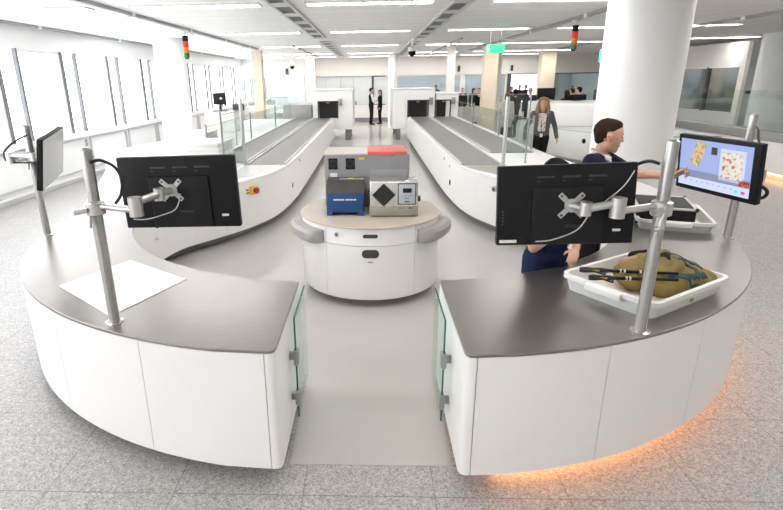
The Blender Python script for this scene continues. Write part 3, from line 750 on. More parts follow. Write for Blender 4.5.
oval(-116.5, .765, .045, .045, drawer, CHROME, 'lock', .008); oval(-116.5, .765, .015, .022, drawer, CHARC, 'key_slot', .012)
def bumper(a0, a1):
    b = B(); n = 20; prof = [(.0, .0), (.10, .0), (.13, .03), (.13, .10), (.10, .135), (0, .135)]
    rings = []
    for i in range(n + 1):
        a = math.radians(a0 + (a1 - a0) * i / n); k = min(1, i / 2.5, (n - i) / 2.5); k = .35 + .65 * math.sqrt(max(0, k))
        rings.append([b.bm.verts.new((CC[0] + (CRAD + .001 + p * k) * math.cos(a), CC[1] + (CRAD + .001 + p * k) * math.sin(a), .655 + z)) for p, z in prof])
    for r1, r2 in zip(rings, rings[1:]):
        for j in range(6): b.bm.faces.new((r1[j], r1[(j + 1) % 6], r2[(j + 1) % 6], r2[j]))
    b.bm.faces.new(rings[0]); b.bm.faces.new(rings[-1][::-1])
    o = obj('bumper', b, BUMPER, t, smooth=40); o['label'] = 'grey rounded bumper handle'
bumper(-178, -129); bumper(-51, -2); bumper(128, 160); bumper(20, 52)

# instruments on the cabinet
Z = ZT
t = thing('analyser', 'large grey analyser box with two fans on the round cabinet', 'analyser', (-.04, 6.0, Z))
x0, x1, y0, y1, zt = -.495, .425, 5.72, 6.28, 1.455
obj('housing', B().rbox((x0, y0, Z + .012), (x1, y1, zt - .02), .006), MATGREY, t)
obj('foot', B().box((x0 + .04, y0 + .04, Z), (x0 + .1, y1 - .04, Z + .012)).box((x1 - .1, y0 + .04, Z), (x1 - .04, y1 - .04, Z + .012)), RUBBER, t)
o = obj('lid', B().rbox((x0 - .004, y0 - .006, zt - .02), (-.02, y1, zt), .004), mat('lid_beige', (.64, .60, .56), .45, noise=(8, (.61, .57, .53), .3, .7)), t); o['label'] = 'pale lid'
o = obj('red_lid', B().rbox((-.03, y0 - .006, zt - .02), (x1 - .03, y1 + .03, zt + .012), .004).rbox((.1, y0 - .012, zt - .03), (x1 - .16, y0, zt + .0), .004), RED, t); o['label'] = 'coral red hinged lid'
for fx in (x0 + .09, x0 + .28):
    f = obj('fan', B().rbox((fx - .05, y0 - .012, 1.28), (fx + .05, y0 + .002, 1.40), .005), BLACK, t)
    g = B()
    for r in (.018, .032, .045):
        g.tube([(fx + r * math.cos(a * PI / 12), y0 - .014, 1.34 + r * math.sin(a * PI / 12)) for a in range(25)], .003, 6)
    obj('fan_guard', g, CHARC, f)
o = obj('label_plate', B().box((x0 + .055, y0 - .003, 1.15), (x0 + .135, y0 - .0005, 1.24)), LABELW, t); o['label'] = 'white rating label'
o = obj('warning_label', B().box((x0 + .37, y0 - .003, 1.385), (x0 + .43, y0 - .0005, 1.405)), YELLOW, t); o['label'] = 'small yellow label'
obj('front_flap', B().rbox((.0, y0 - .004, 1.15), (x1 - .02, y0, 1.27), .002), mat('device_grey_light', (.33, .325, .33), .5, noise=(9, (.31, .305, .31), .3, .7)), t)
# blue instrument
t = thing('blue_tester', 'blue instrument with charcoal top on the round cabinet', 'instrument', (-.26, 5.45, Z))
x0, x1, y0, y1 = -.455, -.065, 5.34, 5.66
b = B().rbox((x0, y0, Z + .03), (x1, y1, 1.09), .012)
b.rbox((x0 + .0, y0 - .006, Z), (x0 + .06, y1, Z + .06), .008).rbox((x1 - .06, y0 - .006, Z), (x1, y1, Z + .06), .008)
obj('body', b, BLUE, t)
hd = B().prism([(0, 0), (.32, 0), (.32, .125), (.13, .125)], x0 - .004, x1 + .004)
hd.xf(Matrix(((0, 0, 1, 0), (1, 0, 0, y0 - .004), (0, 1, 0, 1.085), (0, 0, 0, 1))))
h = obj('head', hd, CHARC, t, bevel=.008); h['label'] = 'charcoal sloping top'
obj('top_plate', B().box((x0 + .13, y0 + .14, 1.212), (x1 - .005, y0 + .19, 1.222)), CHROME, h)
obj('warning_label', B().box((x0 + .22, y0 + .12, 1.222), (x0 + .28, y0 + .16, 1.2245)), YELLOW, h)
lt = B(); ws = [.011, .008, .012, .009, .011, .008, .010, .013, .0, .012, .009, .011, .010, .012, .008, .011, .009]
x = x0 + .075
for w in ws:
    if w: lt.box((x, y0 - .002, 1.018), (x + w, y0 + .0005, 1.032))
    x += .014
o = obj('lettering', lt, LABELW, t); o['label'] = 'white line of lettering'
# silver instrument
t = thing('silver_tester', 'silver instrument with black diamond vent on the round cabinet', 'instrument', (.245, 5.4, Z))
x0, x1, y0, y1, zt = -.005, .487, 5.28, 5.60, 1.222
obj('housing', B().rbox((x0, y0, Z + .012), (x1, y1, zt), .012), CHROME, t)
obj('foot', B().rbox((x0 + .03, y0 + .02, Z), (x1 - .03, y1 - .02, Z + .012), .003), RUBBER, t)
mt = Matrix.Translation((x0 + .143, y0, 1.085)) @ Matrix.Rotation(PI / 4, 4, 'Y')
v = obj('vent', B().rbox((-.085, -.006, -.085), (.085, .002, .085), .005).xf(mt), BLACK, t); v['label'] = 'black diamond shaped vent'
g = B()
for i in range(7): g.box((-.075, -.010, -.075 + i * .024), (.075, -.006, -.065 + i * .024))
obj('vent_grille', g.xf(mt), CHARC, v)
b = B().rbox((x0 + .285, y0 - .006, .985), (x0 + .47, y0 + .002, 1.205), .004)
p = obj('control_panel', b, CHARC, t)
q = obj('panel_face', B().rbox((x0 + .295, y0 - .011, .995), (x0 + .46, y0 - .005, 1.195), .004), mat('panel_grey', (.42, .44, .48), .4, noise=(30, (.39, .41, .45), .3, .7)), p); q['label'] = 'pale grey panel face'
obj('display', B().rbox((x0 + .335, y0 - .015, 1.11), (x0 + .425, y0 - .010, 1.155), .003), BLACK, p)
k = B()
for i in range(4): k.box((x0 + .325 + i * .03, y0 - .0125, 1.075), (x0 + .34 + i * .03, y0 - .0105, 1.08))
k.box((x0 + .355, y0 - .0125, 1.05), (x0 + .40, y0 - .0105, 1.055)).box((x0 + .355, y0 - .0125, 1.012), (x0 + .405, y0 - .0105, 1.024))
obj('panel_marks', k, CHARC, p)
obj('base_band', B().rbox((x0 - .003, y0 - .004, Z + .012), (x1 + .003, y0 + .1, Z + .12), .004), mat('satin_bronze', (.40, .37, .33), .4, .7, noise=(9, (.37, .34, .30), .3, .7)), t)
k = B()
for i, w in enumerate((.02, .012, .0, .03, .012)):
    if w: k.box((x0 + .30 + i * .032, y0 - .007, .945), (x0 + .30 + i * .032 + w, y0 - .003, .955))
obj('base_marks', k, CHARC, t)
obj('knob', B().cyl((x1, 5.36, 1.03), (x1 + .03, 5.36, 1.03), .03).cyl((x0 - .02, 5.36, 1.12), (x0, 5.36, 1.12), .025), CHARC, t)

# ------------------------------------------------------------------ monitor stands and monitors
def rotvec(v):
    v = Vector(v); return Matrix.Rotation(v.length, 4, v.normalized())
MW, MH = 0.70, 0.424
M_L = Matrix.Translation((-1.127, 3.014, 1.586)) @ rotvec((.012, -.02, -.03))
M_R = Matrix.Translation((1.027, 2.746, 1.560)) @ rotvec((-.084, -.034, -.066))
M_RR = Matrix.Translation((2.552, 3.992, 1.549)) @ rotvec((.125, -.078, -1.318))
M_LL = Matrix.Translation((-2.755, 4.512, 1.601)) @ rotvec((.204, .125, 1.857))
SCR_BG = mat('screen_pale_blue', (.03, .03, .03), .3, spec=.2, emit=(.42, .52, .92), estr=.72)
SCR_W = mat('screen_white', (.03, .03, .03), .3, spec=.2, emit=(.66, .74, .98), estr=.80)
SCR_G = mat('screen_grey_bar', (.03, .03, .03), .3, spec=.2, emit=(.30, .34, .52), estr=.70)
SCR_OFF = mat('screen_off', (.13, .13, .135), .14, spec=.5, noise=(2, (.12, .12, .125), .3, .7))
def scan_mat(name, scale, cols):
    m = bpy.data.materials.new(name); m.use_nodes = True; nt = m.node_tree; b = nt.nodes['Principled BSDF']
    tc = nt.nodes.new('ShaderNodeTexCoord'); v = nt.nodes.new('ShaderNodeTexVoronoi'); v.inputs['Scale'].default_value = scale
    n = nt.nodes.new('ShaderNodeTexNoise'); n.inputs['Scale'].default_value = scale * .8
    nt.links.new(tc.outputs['Object'], n.inputs['Vector'])
    r = nt.nodes.new('ShaderNodeValToRGB'); e = r.color_ramp.elements
    e[0].position = .25; e[0].color = (*cols[0], 1); e[1].position = .75; e[1].color = (*cols[-1], 1)
    for i, c in enumerate(cols[1:-1]):
        q = e.new(.25 + .5 * (i + 1) / (len(cols) - 1)); q.color = (*c, 1)
    nt.links.new(n.outputs['Fac'], r.inputs['Fac'])
    b.inputs['Base Color'].default_value = (.03, .03, .03, 1); b.inputs['Specular IOR Level'].default_value = .2; nt.links.new(r.outputs['Color'], b.inputs['Emission Color'])
    b.inputs['Emission Strength'].default_value = .70; b.inputs['Roughness'].default_value = .25
    return m
XR1 = scan_mat('scan_orange_olive', 22, [(.25, .10, .03), (.75, .38, .14), (.95, .70, .40), (.30, .34, .14), (.9, .75, .5)])
XR2 = scan_mat('scan_mixed', 26, [(.05, .22, .10), (.80, .28, .07), (.95, .93, .88), (.95, .9, .85), (.8, .35, .12), (.12, .2, .4)])

def mon_base(label, M, group):
    t = thing('monitor', label, 'monitor', mtx=M, group=group)
    return t
def mon_back(label, M, vesa):
    """seen from behind: local y=0 is the rear face, the screen looks to +y"""
    t = mon_base(label, M, 'black desk monitors')
    obj('casing', B().rbox((-MW / 2, 0, -MH / 2), (MW / 2, .045, MH / 2), .006), BLACK, t, local=True)
    obj('screen', B().box((-MW / 2 + .02, .0445, -MH / 2 + .025), (MW / 2 - .02, .0465, MH / 2 - .02)), SCR_OFF, t, local=True)
    bk = obj('back_cover', B().rbox((-.17, -.016, -.205), (.19, .004, .10), .006), BLACK2, t, local=True)
    v = B()
    for x in (-.15, -.02, .11): v.rbox((x, -.003, .145), (x + .09, .002, .155), .001).rbox((x, -.003, .125), (x + .018, .002, .132), .001)
    obj('vent', v, CHARC, t, local=True)
    obj('cable_slot', B().rbox((.0, -.0185, -.118), (.085, -.012, -.102), .002), RUBBER, bk, local=True)
    o = obj('sticker', B().box((.245, -.002, -.145), (.285, .0, -.132)), LABELW, t, local=True); o['label'] = 'small white sticker'
    return t
mL = mon_back('black monitor on the left desk seen from behind, next to the white mat', M_L, None)
mR = mon_back('black monitor on the right desk seen from behind, in front of the two officers', M_R, None)
o = obj('label_strip', B().box((-.335, -.002, -.198), (-.245, .0005, -.182)), LABELW, mR, local=True); o['label'] = 'white label strip in the lower corner'
k = B()
for i in range(5): k.box((-.325, -.0015, -.10 + i * .017), (-.315, .0005, -.092 + i * .017))
obj('button', k, CHARC, mR, local=True)

def mon_front(label, M, lit):
    """seen from the front: the screen is at local y=0 looking to -y"""
    t = mon_base(label, M, 'black desk monitors')
    obj('casing', B().rbox((-MW / 2, 0, -MH / 2), (MW / 2, .045, MH / 2), .006), BLACK, t, local=True)
    obj('back_cover', B().rbox((-.18, .04, -.16), (.18, .065, .16), .008), BLACK2, t, local=True)
    s = obj('screen', B().box((-MW / 2 + .028, -.0015, -MH / 2 + .035), (MW / 2 - .055, .002, MH / 2 - .028)) if lit else B().box((-MW / 2 + .008, -.0015, -MH / 2 + .008), (MW / 2 - .008, .002, MH / 2 - .008)), SCR_BG if lit else SCR_OFF, t, local=True)
    return t, s
tRR, sRR = mon_front('black monitor with a glowing scan picture the officer points at', M_RR, True)
tLL, sLL = mon_front('monitor seen almost edge-on at the far left, screen dark', M_LL, False)
def sq(name, x0, z0, x1, z1, m, y=-.0025, mtx=None):
    b = B().box((x0, y, z0), (x1, y + .0012, z1), mtx); return obj(name, b, m, sRR, local=True)
SX0, SX1, SZ0, SZ1 = -MW / 2 + .028, MW / 2 - .055, -MH / 2 + .035, MH / 2 - .028
sq('toolbar', SX0, SZ0 + .07, SX1, SZ0 + .125, SCR_G); sq('status_bar', SX0, SZ0, SX1, SZ0 + .07, SCR_W)
mt = Matrix.Translation((-.155, 0, .085)) @ Matrix.Rotation(.32, 4, 'Y')
sq('scan_picture', -.045, -.10, .045, .09, XR1, mtx=mt)
sq('picture_frame', .04, -.085, .245, .145, SCR_W); sq('scan_picture', .06, -.065, .225, .125, XR2, y=-.004)
sq('picture_icon', -.04, .09, .01, .145, CHARC)
sq('icon_row', SX1 - .085, SZ0 + .075, SX1 - .002, SZ0 + .115, scan_mat('icon_faces', 60, [(.02, .01, .01), (.5, .05, .04), (.6, .4, .3)]), y=-.004)
sq('green_button', SX1 - .115, SZ0 + .022, SX1 - .085, SZ0 + .042, mat('screen_green', (.05, .5, .3), .3, emit=(.05, .55, .35), estr=.8), y=-.004)
sq('magenta_button', SX1 - .06, SZ0 + .022, SX1 - .03, SZ0 + .042, mat('screen_magenta', (.5, .03, .3), .3, emit=(.55, .04, .35), estr=.8), y=-.004)
k = B()
for i in range(9): k.box((-.25 + .05 * i, -.004, SZ0 + .04), (-.243 + .05 * i, -.003, SZ0 + .047))
obj('icons', k, CHARC, sRR, local=True)

def stand(label, base, ztop, clampz, path, plate_m, cable=None, cable2=None, hook=False):
    """path: world points of the arm from the post to the plate; plate_m: matrix of the monitor rear face (y towards the arm is -y)"""
    x, y = base
    t = thing('monitor_stand', label, 'monitor stand', (x, y, H), 'monitor posts with arms')
    r = .031
    obj('post', B().lathe([(r, H), (r, ztop - .01), (r * .6, ztop)], (x, y, 0), 28), TUBE, t)
    obj('base_flange', B().lathe([(.052, H), (.052, H + .006), (.036, H + .012)], (x, y, 0), 28), CHROME, t)
    obj('groove', B().box((x + r * .2, y - r - .001, H + .02), (x + r * .35, y - r * .85, ztop - .02)), GREYMET, t)
    cl = B().lathe([(r + .004, clampz - .055), (r + .02, clampz - .045), (r + .02, clampz + .02), (r + .004, clampz + .028)], (x, y, 0), 28)
    c = obj('clamp', cl, SILVER, t)
    obj('clamp_knob', B().cyl((x - r * .7, y - r - .02, clampz - .015), (x - r - .05, y - r - .045, clampz - .02), .014, .017, 14).cyl((x - r * .3, y - r - .02, clampz - .05), (x - r * .5, y - r - .03, clampz - .11), .012, .010, 12), SILVER, c)
    p = [Vector(q) for q in path]
    d0 = (p[1] - p[0]).normalized()
    obj('arm', B().tube([p[0] + d0 * r, p[1] - Vector((0, 0, .012))], .019, 14), SILVER, t)
    obj('joint', B().cyl(p[1] + Vector((0, 0, -.045)), p[1] + Vector((0, 0, .058)), .037, n=24).cyl(p[1] + Vector((0, 0, .006)), p[1] + Vector((0, 0, .012)), .0385, n=24), SILVER, t)
    obj('forearm', B().tube([p[1] + Vector((0, 0, .03)), p[2]], [.019, .022], 14), SILVER, t)
    obj('tilt_head', B().cyl(p[2] + Vector((0, 0, -.035)), p[2] + Vector((0, 0, .035)), .03, n=20).tube([p[2], p[3]], .02, 12), SILVER, t)
    # cross shaped mounting plate
    inv = Matrix.Translation(p[3]) @ plate_m.to_3x3().to_4x4()
    pl = B()
    for a in (PI / 4, -PI / 4, 3 * PI / 4, -3 * PI / 4):
        mm = inv @ Matrix.Rotation(a, 4, 'Y')
        pl.rbox((0, -.006, -.014), (.085, .0, .014), .002, 1, mm)
    pl.cyl(inv @ Vector((0, -.012, 0)), inv @ Vector((0, 0, 0)), .036, n=20)
    pl_o = obj('mounting_plate', pl, SILVER, t)
    s = B()
    for a in (PI / 4, -PI / 4, 3 * PI / 4, -3 * PI / 4):
        q = inv @ Matrix.Rotation(a, 4, 'Y') @ Vector((.071, -.006, 0)); q2 = inv @ Matrix.Rotation(a, 4, 'Y') @ Vector((.071, -.010, 0))
        s.cyl(q, q2, .006, n=8)
    obj('screw', s, CHARC, pl_o)
    if cable: o = obj('cable', B().tube(spline(cable, 8), .0085, 8), RUBBER, t); o['label'] = 'black cable'
    if cable2: o = obj('thin_cable', B().tube(spline(cable2, 8), .0035, 6), LGREY, t); o['label'] = 'thin pale cable'
    if hook:
        o = obj('hook', B().tube(spline([(x - .01, y - r - .012, clampz), (x - .02, y - r - .025, clampz - .05), (x - .03, y - r - .03, clampz - .10), (x - .055, y - r - .03, clampz - .11)], 5), .013, 10), SILVER, t)
    return t
def on_back(M, x, z, y): return M @ Vector((x, y, z))
pv = on_back(M_L, -.035, .02, -.016)
stand('monitor post at front of left desk beside the white mat', (-1.526, 2.797), 1.88, 1.56, [(-1.526, 2.797, 1.56), (-1.262, 2.72, 1.565), tuple(pv + Vector((-.045, -.08, -.008))), tuple(pv)], M_L,
      cable=[(-1.50, 2.77, 1.80), (-1.46, 2.80, 1.81), (-1.40, 2.83, 1.77), (-1.375, 2.84, 1.70), (-1.38, 2.82, 1.62), (-1.40, 2.78, 1.575)],
      cable2=[tuple(on_back(M_L, .02, .0, -.03)), tuple(on_back(M_L, -.02, -.09, -.03)), tuple(on_back(M_L, -.12, -.13, -.025)), tuple(on_back(M_L, -.22, -.155, -.012)), tuple(on_back(M_L, -.30, -.155, -.006))])
pv = on_back(M_R, .025, .0, -.016)
stand('monitor post at front of right desk beside the tray with the rucksack', (1.50, 2.70), 1.90, 1.565, [(1.50, 2.70, 1.565), (1.246, 2.63, 1.566), tuple(pv + Vector((.045, -.075, 0))), tuple(pv)], M_R,
      cable=[(1.47, 2.73, 1.775), (1.43, 2.76, 1.785), (1.38, 2.785, 1.76), (1.35, 2.79, 1.70), (1.33, 2.74, 1.64)],
      cable2=[tuple(on_back(M_R, .33, .17, -.008)), tuple(on_back(M_R, .28, .09, -.01)), tuple(on_back(M_R, .2, .02, -.012)), tuple(on_back(M_R, .12, -.04, -.03)), tuple(on_back(M_R, .06, -.13, -.02)), tuple(on_back(M_R, -.06, -.18, -.02)), tuple(on_back(M_R, -.15, -.19, -.018))], hook=True)
pv = on_back(M_RR, .05, .0, .066)
flipRR = M_RR @ Matrix.Rotation(PI, 4, 'Z')
stand('monitor post at the outer edge of right desk holding the lit screen', (3.104, 4.50), 1.90, 1.44, [(3.104, 4.50, 1.44), (3.06, 4.22, 1.44), tuple(pv + Vector((.10, .03, 0))), tuple(pv)], flipRR,
      cable=[(3.10, 4.45, 1.80), (3.02, 4.30, 1.79), (2.93, 4.15, 1.74), (2.84, 4.0, 1.70), (2.72, 3.95, 1.66)],
      cable2=None)
o = obj('cable', B().tube(spline([(2.66, 3.78, 1.48), (2.72, 3.72, 1.46), (2.755, 3.70, 1.42), (2.74, 3.72, 1.375), (2.66, 3.78, 1.36)], 8), .012, 8), RUBBER, tRR); o['label'] = 'looping black cable'
# that loop was laid out in world space: bring it into the monitor's frame
o.data.transform(M_RR.inverted() @ Matrix.Translation(M_RR.translation))
pv = on_back(M_LL, -.02, .0, .066)
flipLL = M_LL @ Matrix.Rotation(PI, 4, 'Z')
stand('monitor post at outer edge of left desk near the windows', (-3.056, 4.675), 1.87, 1.59, [(-3.056, 4.675, 1.59), (-3.20, 4.60, 1.58), tuple(pv + Vector((-.09, -.01, 0))), tuple(pv)], flipLL,
      cable=[(-3.04, 4.65, 1.78), (-3.15, 4.63, 1.73), (-3.26, 4.62, 1.64), (-3.24, 4.6, 1.56), (-3.05, 4.56, 1.55), (-2.93, 4.54, 1.56)])

# white mat lying on the left desk
m_ = [(-2.2, 3.37), (-1.93, 3.93), (-1.33, 3.5), (-1.59, 2.87)]
o = obj('desk_mat', B().prism(m_, H + .0005, H + .004), mat('mat_offwhite', (.80, .76, .72), .55, noise=(5, (.785, .745, .705), .3, .7)))
tag(o, 'white rectangular mat lying on the left steel desk', 'mat')

# trays, case, rucksack, walking poles
mt1 = Matrix.Translation((1.80, 3.30, H)) @ Matrix.Rotation(math.radians(33), 4, 'Z')
tr1 = tray_thing(0.84, 0.64, 0.115, 'white tray holding a mustard rucksack on the right desk', mt1, 'trays in use on the right desk')
o = obj('sun_tint_sheet', B().rbox((-.35, -.25, .018), (.35, .25, .021), .001), mat('sun_tint_cream', (.80, .72, .64), .6, noise=(5, (.78, .70, .62), .3, .7)), tr1, local=True); o['label'] = 'cream sunlit tone painted on the inside bottom'  # sunlight on the tray floor, painted in as a cream sheet
obj('latch', B().rbox((-.06, -.335, .05), (-.03, -.325, .07), .003), mat('latch_olive', (.3, .3, .2), .5, noise=(9, (.28, .28, .18), .3, .7)), tr1, local=True)
mt2 = Matrix.Translation((2.90, 5.08, H)) @ Matrix.Rotation(math.radians(70.5), 4, 'Z')
tr2 = tray_thing(0.84, 0.62, 0.10, 'white tray holding a flat black case below the lit screen', mt2, 'trays in use on the right desk')
# flat black case with silver edges, lying across the tray
mc = Matrix.Translation((2.83, 5.10, H + .145)) @ Matrix.Rotation(math.radians(70.5), 4, 'Z')
t = thing('flat_case', 'flat black case with silver edges lying in the farther tray', 'case', mtx=mc)
obj('shell', B().rbox((-.29, -.24, -.12), (.29, .24, .045), .012), BLACK, t, local=True)
e = B()
for sx in (-1, 1): e.rbox((sx * .287 - .012, -.235, .03), (sx * .287 + .012, .235, .05), .004)
for sy in (-1, 1): e.rbox((-.285, sy * .237 - .012, .03), (.285, sy * .237 + .012, .05), .004)
o = obj('edge_trim', e, SILVER, t, local=True); o['label'] = 'silver edge trim'
for sx in (-1, 1):
    for sy in (-1, 1): obj('corner_cap', B().ball((sx * .287, sy * .237, .04), .02), RUBBER, t, local=True)

def remesh(b, vox, smooth=4, fac=.5):
    me = bpy.data.meshes.new('tmp'); b.bm.to_mesh(me); b.bm.free()
    o = bpy.data.objects.new('tmp', me); COL.objects.link(o)
    md = o.modifiers.new('r', 'REMESH'); md.mode = 'VOXEL'; md.voxel_size = vox
    if smooth: ms = o.modifiers.new('s', 'SMOOTH'); ms.iterations = smooth; ms.factor = fac
    dg = bpy.context.evaluated_depsgraph_get()
    m2 = bpy.data.meshes.new_from_object(o.evaluated_get(dg))
    bpy.data.objects.remove(o); bpy.data.meshes.remove(me)
    r = B(); r.bm.from_mesh(m2); bpy.data.meshes.remove(m2); return r

mb = Matrix.Translation((1.955, 3.335, H + .03)) @ Matrix.Rotation(math.radians(27), 4, 'Z')
t = thing('rucksack', 'mustard rucksack with teal straps lying in the nearer tray', 'rucksack', mtx=mb)
b = B()
b.hull([((-.22, -.14, .03), .04), ((.26, -.15, .03), .05), ((.24, .18, .04), .05), ((-.16, .20, .05), .06), ((-.05, .02, .13), .07), ((.15, .04, .11), .06)])
b.hull([((-.10, -.12, .07), .06), ((.10, -.14, .06), .06), ((.06, .0, .14), .05)])
b.hull([((-.28, .02, .05), .06), ((-.24, .15, .08), .06), ((-.10, .1, .12), .07)])
b.hull([((-.02, .2, .10), .06), ((.16, .18, .11), .05), ((.10, .1, .15), .05)])
b.chain([((.12, -.16, .08), .035), ((.19, -.05, .12), .035), ((.26, .08, .09), .035)])
b.chain([((-.2, -.05, .1), .03), ((-.05, -.1, .14), .03), ((.05, -.05, .17), .03)])
bag = remesh(b, .011, 5)
rn = random.Random(3)
import mathutils
for v in bag.bm.verts:
    n1 = mathutils.noise.noise(v.co * 9); n2 = mathutils.noise.noise(v.co * 22 + Vector((3, 1, 7)))
    v.co += v.normal * (n1 * .016 + abs(n2) * -.009)
body = obj('bag_body', bag, OLIVE, t, local=True, smooth=60)
from mathutils.bvhtree import BVHTree
BT = BVHTree.FromObject(body, bpy.context.evaluated_depsgraph_get()) if False else None
_bm = bmesh.new(); _bm.from_mesh(body.data); BT = BVHTree.FromBMesh(_bm)
def drape(pts, w, name, m, lift=.004, par=None):
    """ribbon laid over the rucksack"""
    P = spline([(x, y, 0) for x, y in pts], 8); b = B(); NW = 5; Z = []; XY = []
    for i, p in enumerate(P):
        a = Vector(P[max(0, i - 1)]); c = Vector(P[min(len(P) - 1, i + 1)]); d = (c - a).normalized(); n_ = Vector((-d.y, d.x, 0))
        row = []; xy = []
        for j in range(NW):
            q = Vector(p) + n_ * w * (2 * j / (NW - 1) - 1)
            hit = BT.ray_cast(Vector((q.x, q.y, 1)), Vector((0, 0, -1)))[0]
            row.append(hit.z if hit else -1); xy.append(q)
        Z.append(row); XY.append(xy)
    for _ in range(2):
        Z = [[max(Z[i][j], sum(Z[ii][jj] for ii in range(max(0, i - 1), min(len(P), i + 2)) for jj in range(max(0, j - 1), min(NW, j + 2))) / ((min(len(P), i + 2) - max(0, i - 1)) * (min(NW, j + 2) - max(0, j - 1)))) for j in range(NW)] for i in range(len(P))]
    T = [[b.bm.verts.new((XY[i][j].x, XY[i][j].y, max(Z[i][j], .0) + lift)) for j in range(NW)] for i in range(len(P))]
    U = [[b.bm.verts.new((XY[i][j].x, XY[i][j].y, max(Z[i][j], .0) - .01)) for j in range(NW)] for i in range(len(P))]
    n = len(P)
    for i in range(n - 1):
        for j in range(NW - 1):
            b.bm.faces.new((T[i][j], T[i][j + 1], T[i + 1][j + 1], T[i + 1][j])); b.bm.faces.new((U[i][j], U[i + 1][j], U[i + 1][j + 1], U[i][j + 1]))
        b.bm.faces.new((T[i][0], T[i + 1][0], U[i + 1][0], U[i][0])); b.bm.faces.new((T[i][-1], U[i][-1], U[i + 1][-1], T[i + 1][-1]))
    for j in range(NW - 1):
        b.bm.faces.new((T[0][j], U[0][j], U[0][j + 1], T[0][j + 1])); b.bm.faces.new((T[-1][j], T[-1][j + 1], U[-1][j + 1], U[-1][j]))
    return obj(name, b, m, par or t, local=True, smooth=60)
for pts, w in (([(-.12, .24), (.0, .12), (.12, .02), (.18, -.12)], .012), ([(.0, .22), (.12, .20), (.22, .10), (.29, -.04)], .013), ([(-.15, -.12), (-.02, -.16), (.12, -.18)], .016), ([(.14, .2), (.22, .2), (.30, .12), (.31, 0)], .014), ([(.02, -.05), (.08, -.13), (.05, -.18)], .014)):
    o = drape(pts, w, 'strap', TEAL); o['label'] = 'dark teal strap'
b = B()
b.hull([((-.02, .0, .17), .03), ((.06, .06, .17), .03), ((-.08, .08, .16), .03)])
b.hull([((.0, .25, .12), .04), ((.13, .22, .13), .03), ((.10, .16, .16), .03)])
o = obj('mesh_pocket', remesh(b, .009, 4), BLACKC, t, local=True, smooth=60); o['label'] = 'black mesh pocket'
o = obj('inner_pocket', remesh(B().hull([((-.2, .16, .13), .03), ((-.13, .14, .15), .03), ((-.16, .2, .12), .03)]), .008, 4), mat('dusty_pink', (.38, .22, .20), .8, noise=(30, (.33, .18, .165), .3, .7)), t, local=True, smooth=60); o['label'] = 'pinkish cloth patch'
def pole(p0, p1, label):
    p0 = Vector(p0); p1 = Vector(p1); d = (p1 - p0)
    t = thing('walking_pole', label, 'walking pole', p0, 'black walking poles')
    obj('grip', B().tube([p0, p0 + d * .05, p0 + d * .14, p0 + d * .22, p0 + d * .3], [.016, .02, .016, .018, .013], 14), RUBBER, t)
    obj('shaft', B().tube([p0 + d * .3, p1], [.011, .009], 12), BLACK, t)
    r = B()
    for a in (.42, .46, .62, .66, .7): r.tube([p0 + d * a, p0 + d * (a + .02)], .0125, 12)
    o = obj('band', r, SILVER, t); o['label'] = 'silver band'
    m = B()
    for i in range(5): m.box(p0 + d * (.12 + i * .018) + Vector((-.003, -.0205, .0)), p0 + d * (.12 + i * .018) + Vector((.004, -.016, .008)))
    obj('grip_mark', m, YELLOW, t)
    o = obj('wrist_strap', B().tube(spline([p0 + d * .04, p0 + d * .1 + Vector((0, -.04, .01)), p0 + d * .2 + Vector((.02, -.05, -.01)), p0 + d * .25]), .006, 6), RUBBER, t)
pole((1.385, 3.325, .988), (1.93, 3.16, 1.02), 'black walking pole, the upper of two lying over the tray rim')
pole((1.40, 3.205, .978), (1.90, 3.10, 1.0), 'black walking pole, the lower of two lying over the tray rim')

# ------------------------------------------------------------------ people
def R3(rx=0, ry=0, rz=0): return Euler((rx, ry, rz)).to_matrix()
def hand_balls(b, w, d, n_, side, k=1.0, curl=.35, point=False):
    """w wrist, d direction of the hand, n_ palm normal; side +1 thumb along d x n"""
    d = Vector(d).normalized(); n_ = Vector(n_); n_ = (n_ - d * n_.dot(d)).normalized(); s = d.cross(n_) * side
    w = Vector(w)
    b.hull([(w, .026 * k), (w + d * .04 * k + s * .022 * k, .018 * k), (w + d * .085 * k + s * .03 * k, .0125 * k), (w + d * .08 * k - s * .03 * k, .0115 * k), (w + d * .04 * k - s * .024 * k, .015 * k)], 1)
    for i, (o_, l) in enumerate(((.029, .072), (.010, .082), (-.010, .077), (-.028, .06))):
        c = curl if not (point and i == 0) else .04
        if point and i > 0: c = 1.25
        p = w + d * (.085 - .004 * abs(i - 1)) * k + s * o_ * k; pts = [(p, .0105 * k)]; a = c * .5
        for q, f in enumerate((.45, .32, .23)):
            p = p + (d * math.cos(a) + n_ * math.sin(a)) * l * f * k; a += c * .9; pts.append((p, (.0098 - .0011 * q) * k))
        b.chain(pts, 1)
    p = w + d * .025 * k + s * .028 * k
    pts = [(p, .014 * k)]
    p2 = p + (d * .62 + s * .68 + n_ * .25).normalized() * .04 * k; p3 = p2 + (d * .85 + s * .25 + n_ * .35).normalized() * .032 * k
    b.chain(pts + [(p2, .0115 * k), (p3, .0095 * k)], 1)

